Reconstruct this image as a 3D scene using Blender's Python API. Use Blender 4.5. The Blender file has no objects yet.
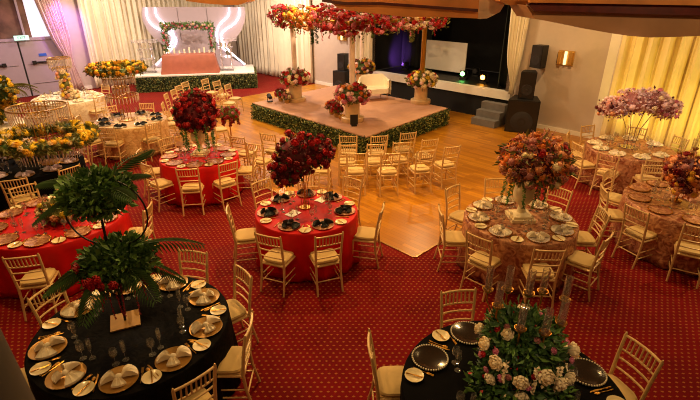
import bpy, math, random
from mathutils import Vector, Matrix
rnd = random.Random(7)
PI = math.pi
R = math.radians
col = bpy.context.scene.collection
F = 467.0
PITCH = math.atan(213 / 467)
CAMH = 3.8
SP, CP = math.sin(PITCH), math.cos(PITCH)

def at(px, py, z=0.0):
    u = (px - 350) / F; v = (py - 200) / F
    t = (CAMH - z) / (SP + v * CP)
    return (u * t, (CP - v * SP) * t)

def hit(px, py, a, b, k):
    """point where the sight line through a pixel meets the upright plane a*x + b*y = k"""
    u = (px - 350) / F; v = (py - 200) / F
    fx, dz = CP - v * SP, SP + v * CP
    t = k / (a * u + b * fx)
    return (u * t, fx * t, CAMH - dz * t)

# ---------------------------------------------------------------- materials
def lin(h):
    h = h.lstrip('#')
    out = []
    for i in (0, 2, 4):
        c = int(h[i:i + 2], 16) / 255
        out.append(c / 12.92 if c <= 0.04045 else ((c + 0.055) / 1.055) ** 2.4)
    return (*out, 1.0)

def newmat(name):
    m = bpy.data.materials.new(name); m.use_nodes = True
    return m, m.node_tree, m.node_tree.nodes['Principled BSDF']

def mat(name, colr, rough=0.6, metal=0.0, var=0.12, scale=6.0, bump=0.0, bscale=40.0, sheen=0.0, trans=0.0, alpha=1.0, coat=0.0, emit=None, es=0.0, objvar=0.0, spec=.5):
    m, nt, b = newmat(name)
    c = lin(colr) if isinstance(colr, str) else colr
    tc = nt.nodes.new('ShaderNodeTexCoord')
    nz = nt.nodes.new('ShaderNodeTexNoise'); nz.inputs['Scale'].default_value = scale
    nz.inputs['Detail'].default_value = 3
    nt.links.new(tc.outputs['Object'], nz.inputs['Vector'])
    rp = nt.nodes.new('ShaderNodeValToRGB')
    rp.color_ramp.elements[0].position = 0.3; rp.color_ramp.elements[1].position = 0.7
    rp.color_ramp.elements[0].color = (*[max(0, x * (1 - var)) for x in c[:3]], 1)
    rp.color_ramp.elements[1].color = (*[min(1, x * (1 + var)) for x in c[:3]], 1)
    nt.links.new(nz.outputs['Fac'], rp.inputs['Fac'])
    last = rp.outputs['Color']
    if objvar:
        oi = nt.nodes.new('ShaderNodeObjectInfo')
        hs = nt.nodes.new('ShaderNodeHueSaturation')
        mr = nt.nodes.new('ShaderNodeMapRange')
        mr.inputs['To Min'].default_value = 1 - objvar; mr.inputs['To Max'].default_value = 1 + objvar
        nt.links.new(oi.outputs['Random'], mr.inputs['Value'])
        nt.links.new(mr.outputs['Result'], hs.inputs['Value'])
        nt.links.new(last, hs.inputs['Color']); last = hs.outputs['Color']
    nt.links.new(last, b.inputs['Base Color'])
    b.inputs['Roughness'].default_value = rough
    b.inputs['Metallic'].default_value = metal
    b.inputs['Transmission Weight'].default_value = trans
    b.inputs['Alpha'].default_value = alpha
    b.inputs['Coat Weight'].default_value = coat
    b.inputs['Specular IOR Level'].default_value = spec
    b.inputs['Sheen Weight'].default_value = sheen
    if bump:
        n2 = nt.nodes.new('ShaderNodeTexNoise'); n2.inputs['Scale'].default_value = bscale
        bp = nt.nodes.new('ShaderNodeBump'); bp.inputs['Strength'].default_value = bump
        nt.links.new(tc.outputs['Object'], n2.inputs['Vector'])
        nt.links.new(n2.outputs['Fac'], bp.inputs['Height'])
        nt.links.new(bp.outputs['Normal'], b.inputs['Normal'])
    if emit:
        b.inputs['Emission Color'].default_value = lin(emit)
        b.inputs['Emission Strength'].default_value = es
    return m

def math_node(nt, op, a, b=None, c=None):
    n = nt.nodes.new('ShaderNodeMath'); n.operation = op
    for i, x in enumerate((a, b, c)):
        if x is None: continue
        if isinstance(x, (int, float)): n.inputs[i].default_value = x
        else: nt.links.new(x, n.inputs[i])
    return n.outputs[0]

def carpet_mat():
    m, nt, b = newmat('carpet')
    tc = nt.nodes.new('ShaderNodeTexCoord'); sx = nt.nodes.new('ShaderNodeSeparateXYZ')
    nt.links.new(tc.outputs['Object'], sx.inputs[0])
    v = math_node(nt, 'DIVIDE', sx.outputs[1], 0.062)
    row = math_node(nt, 'FLOOR', v)
    off = math_node(nt, 'FRACT', math_node(nt, 'MULTIPLY', row, 0.5))
    u = math_node(nt, 'ADD', math_node(nt, 'DIVIDE', sx.outputs[0], 0.075), off)
    fu = math_node(nt, 'MULTIPLY', math_node(nt, 'ABSOLUTE', math_node(nt, 'SUBTRACT', math_node(nt, 'FRACT', u), 0.5)), 1.0)
    fv = math_node(nt, 'MULTIPLY', math_node(nt, 'ABSOLUTE', math_node(nt, 'SUBTRACT', math_node(nt, 'FRACT', v), 0.5)), 1.25)
    d = math_node(nt, 'ADD', fu, fv)
    dot = math_node(nt, 'LESS_THAN', d, 0.25)
    nz = nt.nodes.new('ShaderNodeTexNoise'); nz.inputs['Scale'].default_value = 1.3; nz.inputs['Detail'].default_value = 4
    nt.links.new(tc.outputs['Object'], nz.inputs['Vector'])
    rp = nt.nodes.new('ShaderNodeValToRGB')
    rp.color_ramp.elements[0].position = .3; rp.color_ramp.elements[1].position = .7
    rp.color_ramp.elements[0].color = lin('#640409'); rp.color_ramp.elements[1].color = lin('#78060a')
    nt.links.new(nz.outputs['Fac'], rp.inputs['Fac'])
    mx = nt.nodes.new('ShaderNodeMix'); mx.data_type = 'RGBA'
    nt.links.new(dot, mx.inputs[0]); nt.links.new(rp.outputs['Color'], mx.inputs[6])
    mx.inputs[7].default_value = lin('#9c5a2a')
    nt.links.new(mx.outputs[2], b.inputs['Base Color'])
    b.inputs['Roughness'].default_value = 0.9
    b.inputs['Specular IOR Level'].default_value = 0.15
    return m

def wood_floor_mat():
    m, nt, b = newmat('parquet')
    tc = nt.nodes.new('ShaderNodeTexCoord'); mp = nt.nodes.new('ShaderNodeMapping')
    mp.inputs['Rotation'].default_value = (0, 0, R(45))
    nt.links.new(tc.outputs['Object'], mp.inputs[0])
    br = nt.nodes.new('ShaderNodeTexBrick')
    br.inputs['Scale'].default_value = 1.0; br.inputs['Brick Width'].default_value = 0.9; br.inputs['Row Height'].default_value = 0.09
    br.inputs['Mortar Size'].default_value = 0.002
    br.inputs['Color1'].default_value = lin('#c08220'); br.inputs['Color2'].default_value = lin('#9e6414')
    br.inputs['Mortar'].default_value = lin('#7c5020')
    nt.links.new(mp.outputs[0], br.inputs['Vector'])
    nz = nt.nodes.new('ShaderNodeTexNoise'); nz.inputs['Scale'].default_value = 2.0; nz.inputs['Detail'].default_value = 5
    nt.links.new(tc.outputs['Object'], nz.inputs['Vector'])
    mx = nt.nodes.new('ShaderNodeMix'); mx.data_type = 'RGBA'; mx.blend_type = 'MULTIPLY'; mx.inputs[0].default_value = 0.35
    nt.links.new(br.outputs['Color'], mx.inputs[6]); nt.links.new(nz.outputs['Color'], mx.inputs[7])
    nt.links.new(br.outputs['Color'], b.inputs['Base Color'])
    b.inputs['Roughness'].default_value = 0.28; b.inputs['Specular IOR Level'].default_value = .35
    bp = nt.nodes.new('ShaderNodeBump'); bp.inputs['Strength'].default_value = 0.05
    nt.links.new(nz.outputs['Fac'], bp.inputs['Height']); nt.links.new(bp.outputs['Normal'], b.inputs['Normal'])
    return m

def sequin_mat(name, c1, c2, rough=0.35, metal=0.35, spec=.5):
    m, nt, b = newmat(name)
    tc = nt.nodes.new('ShaderNodeTexCoord')
    vo = nt.nodes.new('ShaderNodeTexNoise'); vo.inputs['Scale'].default_value = 9; vo.inputs['Detail'].default_value = 6
    vo.inputs['Distortion'].default_value = 1.6
    nt.links.new(tc.outputs['Object'], vo.inputs['Vector'])
    rp = nt.nodes.new('ShaderNodeValToRGB')
    rp.color_ramp.elements[0].position = .38; rp.color_ramp.elements[1].position = .62
    rp.color_ramp.elements[0].color = lin(c1); rp.color_ramp.elements[1].color = lin(c2)
    nt.links.new(vo.outputs['Fac'], rp.inputs['Fac']); nt.links.new(rp.outputs['Color'], b.inputs['Base Color'])
    b.inputs['Roughness'].default_value = rough; b.inputs['Metallic'].default_value = metal; b.inputs['Specular IOR Level'].default_value = spec
    bp = nt.nodes.new('ShaderNodeBump'); bp.inputs['Strength'].default_value = .5; bp.inputs['Distance'].default_value = .02
    nt.links.new(vo.outputs['Fac'], bp.inputs['Height']); nt.links.new(bp.outputs['Normal'], b.inputs['Normal'])
    return m

M = {
 'carpet': carpet_mat(), 'parquet': wood_floor_mat(),
 'wall': mat('wall paint', '#c2b2a6', .8, var=.03), 'ceil': mat('ceiling paint', '#5c4a38', .9, var=.03),
 'white': mat('white paint', '#ece6dc', .55, var=.03), 'door': mat('door paint', '#a99aa6', .5, var=.03),
 'black': mat('black paint', '#0c0b0c', .5, var=.2), 'blackcloth': mat('black drape', '#0a090b', .9, var=.3),
 'dark': mat('dark grey', '#26242a', .6), 'speaker': mat('speaker black', '#131214', .55), 'grille': mat('speaker grille', '#1d1b1d', .4, bump=.6, bscale=200),
 'steps': mat('grey step carpet', '#6f6b6c', .9, bump=.2), 'drape': mat('cream drape', '#efe6d0', .8, var=.05, scale=2, sheen=.3),
 'drapey': mat('gold drape', '#ecd9a4', .7, var=.06, scale=2, sheen=.3), 'drapep': mat('voile drape', '#ead3cf', .75, var=.08, scale=2),
 'gauze': mat('brown gauze', '#6d5040', .8, var=.4, scale=3),
 'chair': mat('gold painted wood', '#dab67c', .36, metal=.15, var=.08), 'cushion': mat('ivory cushion', '#cdae72', .8, var=.05, bump=.15, bscale=90),
 'red': mat('red satin cloth', '#c00608', .6, var=.15, scale=5, bump=.3, bscale=7, spec=.25), 
 'blackv': sequin_mat('black crushed velvet', '#030202', '#0f0b09', .8, .0, .08), 'blackp': mat('plain black cloth', '#050405', .9, var=.2, spec=.1),
 'rosegold': sequin_mat('rose gold sequin cloth', '#8a4a32', '#cf9870', .38, .35), 'cream': sequin_mat('champagne cloth', '#c3935a', '#e6c08a', .45, .15),
 'ivoryc': sequin_mat('ivory cloth', '#dcc6a6', '#f0e2c8', .55, .05), 
 'gold': mat('polished gold', '#c08c3a', .34, metal=1.0, var=.05), 'goldp': mat('gold plate', '#ab8040', .3, metal=.55, var=.15, scale=9),
 'veneer2': mat('walnut panel', '#946c4a', .5, var=.15, scale=1.5), 'champ': mat('champagne gold vase', '#d2b285', .4, metal=.2), 'silver': mat('silver steel', '#c9c0b4', .2, metal=1.0, var=.04),
 'china': mat('ivory china', '#efe3c8', .25, coat=.4, var=.03), 'bone': mat('side plate', '#e8d5a4', .3, var=.04, coat=.3),
 'napw': mat('ivory napkin', '#efe0c4', .8, var=.05), 'napb': mat('black napkin', '#0b0a0c', .6, var=.3), 'nappk': mat('lilac napkin', '#d5c2d8', .8),
 'smoke': mat('smoked glass plate', '#2a2019', .15, coat=.5, var=.1),
 'urn': mat('stone urn', '#e6d2a8', .6, var=.06, bump=.1), 'crystal': mat('crystal', '#f6e6dc', .12, trans=.45, var=.05), 'glass': mat('clear glass', '#f6f2ea', .03, trans=.93, var=.01),
 'red1': mat('red petals', '#b0101a', .55, var=.2, objvar=.3), 'red2': mat('crimson petals', '#8a0a16', .55, var=.2, objvar=.3),
 'orange': mat('orange petals', '#e0863c', .6, var=.15, objvar=.25), 'peach': mat('peach petals', '#e3a072', .6, var=.15, objvar=.2), 'mauve': mat('dusty mauve petals', '#b3706a', .6, var=.2, objvar=.25),
 'pinkp': mat('pink petals', '#e0809a', .6, var=.15, objvar=.2), 'blush': mat('blush petals', '#f3d0ce', .6, var=.1, objvar=.15), 'ivoryp': mat('ivory petals', '#f6e2b6', .6, var=.05, objvar=.1),
 'yellow': mat('yellow petals', '#f4cf34', .6, var=.12, objvar=.2), 'mustard': mat('mustard petals', '#dba72a', .6, var=.12, objvar=.2), 'burg': mat('burgundy petals', '#5c1220', .6, var=.2, objvar=.3),
 'stagegreen': mat('dark green velvet', '#262c24', .9), 'leaf': mat('green leaf', '#5c8036', .55, var=.5, scale=4), 'leafd': mat('dark leaf', '#3f6030', .5, var=.5, scale=4), 'leafo': mat('olive leaf', '#6b6a2c', .6, var=.4, scale=4), 'palm': mat('palm green', '#3f5e2c', .5, var=.3),
 'hedge': mat('boxwood', '#405226', .7, var=.7, scale=14), 'hedgel': mat('boxwood light leaf', '#9a9a52', .6, var=.4, scale=9), 'hedgeb': mat('hedge backing', '#141c0c', .9),
 'led': mat('white light tube', '#ffffff', .4, emit='#fdf4ff', es=5.0), 'panel': mat('backdrop panel', '#b9aab4', .6, var=.02),
 'acrylic': mat('clear acrylic', '#f4f0f2', .05, trans=.8, var=.01), 'peachcloth': mat('rose table drape', '#a8624c', .5, var=.1, bump=.3, bscale=5),
 'sofa': mat('cream upholstery', '#eadcc6', .7, var=.04), 'podtop': mat('podium felt', '#b98a6e', .8, var=.05), 'screen': mat('projection screen', '#cfc9bc', .7, var=.02),
 'canopywood': mat('amber veneer', '#b4743a', .35, var=.25, scale=1.5, coat=.3), 'canopyred': mat('mahogany fascia', '#4a1410', .4, var=.3), 'canopygrey': mat('white fascia', '#c9b8a4', .5),
 'sconce': mat('sconce brass', '#d9b060', .35, metal=.7), 'sconcel': mat('sconce glass', '#fff0c8', .4, emit='#ffe6b0', es=2.5),
 'post': mat('grey paint', '#5b5450', .7, var=.08), 'lampg': mat('green lens', '#88ff88', .4, emit='#7dff70', es=25), 'lampo': mat('amber lens', '#ffb060', .4, emit='#ffa02c', es=60),
 'candle': mat('candle wax', '#f5e8cc', .5), 'flame': mat('candle flame', '#ffcc66', .5, emit='#ffb040', es=12), 'exit': mat('exit sign', '#bfeee0', .4, emit='#b9f5e2', es=1.6), 'exitg': mat('exit letters', '#0f7a55', .5), 'blue': mat('blue sign', '#2c62c8', .5),
 'window': mat('window pane', '#e8e0ff', .2, emit='#f4f0ff', es=1.5), 'teddy': mat('tan figure', '#c49a70', .8), 'pearl': mat('pearl ribbon', '#f0dcd4', .4, bump=.8, bscale=60), 'amaranth': mat('red amaranthus', '#9c1020', .7),
}

# ---------------------------------------------------------------- mesh builder
class MB:
    def __init__(s): s.v = []; s.f = []
    def add(s, vs, fs):
        o = len(s.v); s.v += [tuple(x) for x in vs]; s.f += [tuple(i + o for i in q) for q in fs]
    def box(s, c, d, rz=0.0, mtx=None):
        hx, hy, hz = d[0] / 2, d[1] / 2, d[2] / 2
        vs = [Vector((x, y, z)) for z in (-hz, hz) for x, y in ((-hx, -hy), (hx, -hy), (hx, hy), (-hx, hy))]
        m = mtx if mtx else Matrix.Rotation(rz, 3, 'Z')
        s.add([m @ v + Vector(c) for v in vs], [(3, 2, 1, 0), (4, 5, 6, 7), (0, 1, 5, 4), (1, 2, 6, 5), (2, 3, 7, 6), (3, 0, 4, 7)])
    def tube(s, pts, r, n=8, cap=True):
        pts = [Vector(p) for p in pts]
        rs = r if isinstance(r, (list, tuple)) else [r] * len(pts)
        t0 = (pts[1] - pts[0]).normalized()
        up = Vector((0, 0, 1)) if abs(t0.z) < .9 else Vector((1, 0, 0))
        vs = []; a = t0.cross(up).normalized()
        for i, p in enumerate(pts):
            t = (pts[min(i + 1, len(pts) - 1)] - pts[max(i - 1, 0)]).normalized()
            a = (a - t * a.dot(t)).normalized(); b = t.cross(a)
            vs += [p + (a * math.cos(2 * PI * k / n) + b * math.sin(2 * PI * k / n)) * rs[i] for k in range(n)]
        fs = [(i * n + k, i * n + (k + 1) % n, (i + 1) * n + (k + 1) % n, (i + 1) * n + k) for i in range(len(pts) - 1) for k in range(n)]
        if cap: fs += [tuple(range(n - 1, -1, -1)), tuple((len(pts) - 1) * n + k for k in range(n))]
        s.add(vs, fs)
    def lathe(s, prof, c=(0, 0, 0), n=20, wob=None):
        vs = []
        for r, z in prof:
            for k in range(n):
                a = 2 * PI * k / n
                rr = r * (1 + (wob(a, z) if wob else 0))
                vs.append((c[0] + rr * math.cos(a), c[1] + rr * math.sin(a), c[2] + z))
        fs = [(i * n + k, i * n + (k + 1) % n, (i + 1) * n + (k + 1) % n, (i + 1) * n + k) for i in range(len(prof) - 1) for k in range(n)]
        if prof[0][0] > 1e-4: fs.append(tuple(range(n - 1, -1, -1)))
        if prof[-1][0] > 1e-4: fs.append(tuple((len(prof) - 1) * n + k for k in range(n)))
        s.add(vs, fs)
    def ball(s, c, r, n=8, m=6):
        prof = [(max(1e-5, math.sin(PI * i / m)), -math.cos(PI * i / m)) for i in range(m + 1)]
        rr = r if isinstance(r, (tuple, list)) else (r, r, r)
        vs = [(c[0] + q * math.cos(2 * PI * k / n) * rr[0], c[1] + q * math.sin(2 * PI * k / n) * rr[1], c[2] + z * rr[2]) for q, z in prof for k in range(n)]
        s.add(vs, [(i * n + k, i * n + (k + 1) % n, (i + 1) * n + (k + 1) % n, (i + 1) * n + k) for i in range(m) for k in range(n)])
    def prism(s, poly, off):
        """closed outline (3-D points) pushed along the vector off"""
        n = len(poly); off = Vector(off); p = [Vector(q) for q in poly]
        s.add(p + [q + off for q in p], [tuple(range(n)), tuple(range(2 * n - 1, n - 1, -1))] + [((i + 1) % n, i, i + n, (i + 1) % n + n) for i in range(n)])
    def leaf(s, p, d, up, l, w):
        d = d.normalized(); sd = d.cross(up)
        if sd.length < 1e-3: sd = d.cross(Vector((1, 0, 0)))
        sd.normalize(); nn = sd.cross(d)
        s.add([p, p + d * l * .5 + sd * w * .5 + nn * l * .06, p + d * l - nn * l * .12, p + d * l * .5 - sd * w * .5 + nn * l * .06], [(0, 1, 2), (0, 2, 3)])
    def build(s, name, m, parent=None, smooth=True, loc=None):
        me = bpy.data.meshes.new(name); me.from_pydata(s.v, [], s.f)
        ms = m if isinstance(m, (list, tuple)) else [m]
        for x in ms: me.materials.append(M[x])
        if smooth:
            me.polygons.foreach_set('use_smooth', [True] * len(me.polygons))
            try: me.set_sharp_from_angle(angle=R(42))
            except Exception: pass
        o = bpy.data.objects.new(name, me); col.objects.link(o)
        if parent: o.parent = parent
        if loc is not None: o.location = loc
        return o

def tag(o, label=None, cat=None, group=None, kind=None):
    if label: o['label'] = label
    if cat: o['category'] = cat
    if group: o['group'] = group
    if kind: o['kind'] = kind
    return o

def empty(name, loc, rz, label, cat, group=None):
    o = bpy.data.objects.new(name, None); col.objects.link(o)
    o.location = (loc[0], loc[1], loc[2] if len(loc) > 2 else 0); o.rotation_euler = (0, 0, rz)
    o.empty_display_size = .1
    return tag(o, label, cat, group)

def kids(o): return list(CH.get(o.name, []))
CH = {}
def reg(root):
    for o in bpy.data.objects:
        pass
def copy_thing(root, loc, rz, label, group=None):
    r = root.copy(); col.objects.link(r); r.location = loc; r.rotation_euler = (0, 0, rz); r['label'] = label
    if group: r['group'] = group
    for ch in root.children:
        c = ch.copy(); col.objects.link(c); c.parent = r
        for g in ch.children:
            d = g.copy(); col.objects.link(d); d.parent = c
    return r

def struct(mb, name, m, smooth=False):
    o = mb.build(name, m, smooth=smooth); o['kind'] = 'structure'; return o

def rand_dir():
    while True:
        v = Vector((rnd.uniform(-1, 1), rnd.uniform(-1, 1), rnd.uniform(-1, 1)))
        if .05 < v.length < 1: return v.normalized()

# ================================================================= SETTING
WALLH = 4.8
def slab(p0, p1, z0, z1, t=.12, side=1):
    """upright wall piece between two floor points, thickness away from the room"""
    a = Vector((p0[0], p0[1], 0)); b = Vector((p1[0], p1[1], 0)); d = (b - a).normalized(); n = Vector((-d.y, d.x, 0)) * t * side
    mb = MB(); mb.prism([a + Vector((0, 0, z0)), b + Vector((0, 0, z0)), b + Vector((0, 0, z1)), a + Vector((0, 0, z1))], n)
    return mb
# back wall: x + y = 19 ; left wall: y - x = 30 ; corner (-5.5, 24.5)
def BW(x, off=0.0): return (x - off / math.sqrt(2), 19 - x - off / math.sqrt(2))     # off = distance into the room
def LW(x, off=0.0): return (x + off / math.sqrt(2), 30 + x - off / math.sqrt(2))
mb = MB(); mb.prism([(-18, -4, -.1), (14, -4, -.1), (14, 5, -.1), (-5.5, 24.6, -.1), (-18, 12.1, -.1)], (0, 0, .1)); struct(mb, 'floor', 'carpet')
fl = [(1.0, 6.2), (6.85, 12.05), BW(6.9, .02), BW(-1.4, .02), (-7.2, 14.45)]
mb = MB(); mb.prism([(x, y, .001) for x, y in fl], (0, 0, .011)); o = struct(mb, 'floor_dancing', 'parquet')
mb = MB()
for a, b in ((fl[4], fl[0]), (fl[0], fl[1]), (fl[3], fl[4])):
    a = Vector((*a, .0)); b = Vector((*b, .0)); d = (b - a).normalized() * .03
    n = Vector((d.y, -d.x, 0))
    mb.prism([a, b, b + n, a + n], (0, 0, .014))
struct(mb, 'trim_1', 'goldp')
mb = MB(); mb.prism([(-18, -4, WALLH), (14, -4, WALLH), (14, 5, WALLH), (-5.4, 24.7, WALLH), (-18, 12.1, WALLH)], (0, 0, .1)); struct(mb, 'ceiling', 'ceil')
# left wall in pieces around the doors and the dark glazing above them
DX0, DX1 = -13.5, -11.15
mb = MB()
for p, q, z0, z1 in ((-18, DX0, 0, WALLH), (DX1, -5.5, 0, WALLH), (DX0, DX1, 3.9, WALLH)):
    s = slab(LW(p), LW(q), z0, z1); mb.add(s.v, s.f)
struct(mb, 'wall_left', 'wall')
# stage opening in the back wall
SX0, SX1 = 0.85, 4.72
SZ = .92
mb = MB()
for p, q, z0, z1 in ((-5.5, SX0, 0, WALLH), (SX1, 14, 0, WALLH), (SX0, SX1, 3.6, WALLH)):
    s = slab(BW(p), BW(q), z0, z1); mb.add(s.v, s.f)
struct(mb, 'wall_back', 'wall')
s = slab((-18, 12), (-18, -4), 0, WALLH, side=-1); struct(s, 'wall_side', 'wall')
s = slab((14, -4), (14, 5), 0, WALLH, side=-1); struct(s, 'wall_right', 'wall')
s = slab((-18, -4), (14, -4), 0, WALLH, side=-1); struct(s, 'wall_front', 'wall')
# baseboards
for nm, f_, p, q in (('baseboard_right', BW, 5.1, 6.6), ('baseboard_back', BW, -1.5, .8), ('baseboard_left', LW, -11.1, -10.6)):
    s = slab(f_(p, .03), f_(q, .03), .0, .13, t=.03); struct(s, nm, 'white')
# pilaster beside the gold drapes
s = slab(BW(6.62, .14), BW(6.84, .14), 0, WALLH, t=.14); struct(s, 'trim_2', 'white')
# lintel above doors
s = slab(LW(DX0, .03), LW(DX1, .03), 2.0, 2.1, t=.1); struct(s, 'trim_3', 'door')
s = slab(LW(DX0, .0), LW(DX1, .0), 2.1, 3.9, t=-.0 + .03); 
# glazing above doors
s = slab(LW(DX0, -.1), LW(-11.75, -.1), 2.1, 3.9, t=.02); w1 = struct(s, 'window_1', 'gauze')
s = slab(LW(-11.75, -.1), LW(DX1, -.1), 2.1, 3.9, t=.02); w2 = struct(s, 'window_2', 'window')
mb = MB(); mb.box((*LW(-11.93, -.02), 3.0), (.07, .06, 1.8), R(45)); mb.box((*LW(-12.7, -.02), 3.0), (.07, .06, 1.8), R(45)); mf = mb.build('window_frame', 'door', w1, smooth=False)
# doors
def door(n, x0, x1):
    s = slab(LW(x0, .0), LW(x1, .0), .02, 1.99, t=.05); d = struct(s, 'door_%d' % n, 'door')
    xm = (x0 + x1) / 2; a, b = LW(xm - .24, .05), LW(xm + .24, .05)
    mb = MB(); mb.tube([(a[0], a[1], 1.22), (b[0], b[1], 1.22)], .03, 8)
    for p in (a, b): mb.box((p[0], p[1], 1.22), (.12, .12, .12), R(45))
    h = mb.build('push_bar', 'black', d); tag(h, 'black push bar')
    q = LW((x0 + x1) / 2, .01)
    mb = MB(); mb.box((q[0], q[1], 1.47), (.26, .012, .1), R(45)); tag(mb.build('door_sign', 'blue', d, smooth=False), 'small blue notice')
    for zz in (.35, 1.05):
        mb = MB(); mb.box((*LW((x0 + x1) / 2, .008), zz + .1), ((x1 - x0) * 1.2, .012, .01), R(45)); mb.build('panel_line', 'dark', d, smooth=False)
door(1, -13.45, -12.14); door(2, -12.10, -11.17)
# stage recess
mb = MB()
a, b = Vector((*BW(SX0, 0), 0)), Vector((*BW(SX1, 0), 0)); n = Vector((1, 1, 0)).normalized() * 3.0
t = .08
for z0, z1 in ((SZ - .1, SZ - .02), (3.6, 3.7)): mb.prism([a + Vector((0, 0, z0)), b + Vector((0, 0, z0)), b + n + Vector((0, 0, z0)), a + n + Vector((0, 0, z0))], (0, 0, z1 - z0))
struct(mb, 'floor_stage', 'black')
mb = MB()
mb.prism([a + n + Vector((0, 0, SZ)), b + n + Vector((0, 0, SZ)), b + n + Vector((0, 0, 3.6)), a + n + Vector((0, 0, 3.6))], n * .03)
struct(mb, 'wall_stage_back', 'blackcloth')
mb = MB(); mb.prism([a + Vector((0, 0, SZ)), a + n + Vector((0, 0, SZ)), a + n + Vector((0, 0, 3.6)), a + Vector((0, 0, 3.6))], (-.08, .08, 0)); struct(mb, 'wall_stage_left', 'blackcloth')
mb = MB(); mb.prism([b + Vector((0, 0, SZ)), b + n + Vector((0, 0, SZ)), b + n + Vector((0, 0, 3.6)), b + Vector((0, 0, 3.6))], (.08, -.08, 0)); struct(mb, 'wall_stage_right', 'blackcloth')
s = slab(BW(SX0 - .2, .1), BW(SX1 + .15, .1), .68, SZ, t=.25); struct(s, 'trim_4', 'white')
s = slab(BW(SX0, .04), BW(SX1 + .1, .04), .0, .68, t=.1); struct(s, 'wall_stage_front', 'blackcloth')

def curtain(name, fn, x0, x1, z0, z1, m, label, folds, off=.12, amp=.05, x0b=None, x1b=None, cat='curtain', pinch=None):
    """hanging cloth with folds along a wall; x0b,x1b = extent at the bottom; pinch=(z, x centre, fraction) gathers it"""
    n = int(folds * 8); rows = 14; mb = MB(); vs = []
    ph = [rnd.uniform(-.6, .6) for _ in range(n + 1)]
    x0b = x0 if x0b is None else x0b; x1b = x1 if x1b is None else x1b
    for j in range(rows + 1):
        f = j / rows; z = z1 + (z0 - z1) * f
        a = x0 + (x0b - x0) * f; b = x1 + (x1b - x1) * f
        if pinch:
            g = math.exp(-((z - pinch[0]) / pinch[3]) ** 2) * (1 - pinch[2])
            a = a + (pinch[1] - a) * g; b = b + (pinch[1] - b) * g
        for i in range(n + 1):
            u = i / n; x = a + (b - a) * u
            o = off + amp * math.sin(2 * PI * folds * u + ph[i // 8 * 8] + .5 * f) + amp * .35 * math.sin(2 * PI * folds * 2.7 * u + 1.3)
            p = fn(x, o); vs.append((p[0], p[1], z))
    w = n + 1
    mb.add(vs, [(j * w + i, j * w + i + 1, (j + 1) * w + i + 1, (j + 1) * w + i) for j in range(rows) for i in range(n)])
    o = mb.build(name, m); sm = o.modifiers.new('thick', 'SOLIDIFY'); sm.thickness = .006
    return tag(o, label, cat)

curtain('curtain', LW, -10.55, -6.1, .04, 4.7, 'drape', 'long pleated cream drape covering the wall behind the illuminated backdrop', 30, off=.2, amp=.1)
curtain('curtain', BW, -5.35, -1.5, .04, 4.7, 'drape', 'long pleated cream drape between the round backdrop and the canopy column', 22, off=.2, amp=.11)
curtain('curtain', LW, -11.7, -11.0, .05, 4.7, 'drapep', 'pink lit voile swag drape tied back beside the double doors', 9, off=.22, amp=.05, x0b=-11.15, x1b=-10.85, pinch=(1.2, -11.05, .45, .5))
curtain('curtain', BW, 6.82, 12.5, .04, 4.7, 'drapey', 'wide pleated gold-lit drape behind the pink-flower table', 26, off=.22, amp=.11)
curtain('curtain', BW, 4.62, 5.12, .9, 4.7, 'drape', 'cream stage drape tied back above the black speaker stack', 6, off=.16, amp=.05, x0b=4.75, x1b=5.0, pinch=(1.1, 4.93, .3, .5))
curtain('curtain', BW, .3, .9, .93, 4.6, 'drape', 'pale drape hanging at the far end of the stage opening', 6, off=.1, amp=.05)
def SB(off0):
    return lambda x, o=0.0: (x + (off0 - o) / math.sqrt(2), 19 - x + (off0 - o) / math.sqrt(2))
for i, (p, q, m_, lb) in enumerate(((.95, 1.9, 'blackcloth', 'dark stage curtain with purple glow at the far end of the stage'), (4.35, 4.62, 'leafd', 'narrow dark green stage curtain beside the cream tied drape'))):
    curtain('stage_curtain', SB(.5 if i else 1.6), p, q, .93, 3.55, 'stagegreen' if i else m_, lb, 6 if i == 0 else 3, off=.0, amp=.07)

# suspended veneer canopy over the floor
CK = 9.6
def fascia(name, pts, m, depth=.35, k=CK, thick=None):
    mb = MB(); mb.prism([hit(x, y, 0, 1, k) for x, y in pts], (0, depth, 0)); return struct(mb, name, m)
fascia('trim_5', [(326, -1), (338, 8), (352, 11), (370, 13), (406, 17), (440, 17), (478, 18.5), (480, -14), (326, -14)], 'canopywood', 1.2, 9.6)
fascia('trim_6', [(322, 2), (345, 5), (380, 5), (478, 12), (478, 9), (380, 2), (345, 2), (322, -1)], 'canopyred', .05, 9.5)
fascia('trim_7', [(471, 13), (479, 19), (487, 18.5), (500, 12), (506, 2), (506, -14), (474, -14)], 'canopygrey', .9, 9.8)
fascia('trim_8', [(500, 1), (508, 5), (526, 5), (534, 0), (534, -14), (500, -14)], 'canopywood', .8, 9.3)
fascia('trim_9', [(526, 5), (535, 19), (545, 20.5), (575, 26), (609, 33), (630, 36), (650, 37.5), (675, 37), (700, 36), (760, 34), (760, 12), (534, 9)], 'veneer2', 1.0, 8.8)
fascia('trim_10', [(528, 4), (534, 11), (580, 12), (640, 14), (700, 15.5), (760, 17), (760, 6), (534, 1.5)], 'canopyred', .1, 8.68)
fascia('trim_11', [(530, 2.5), (760, 6.5), (760, -14), (530, -14)], 'canopywood', .1, 8.6)
fascia('trim_12', [(186, 1), (205, 3.5), (225, 5), (238, 5), (247, 2), (250, -14), (186, -14)], 'canopywood', 1.0, 12)

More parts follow.
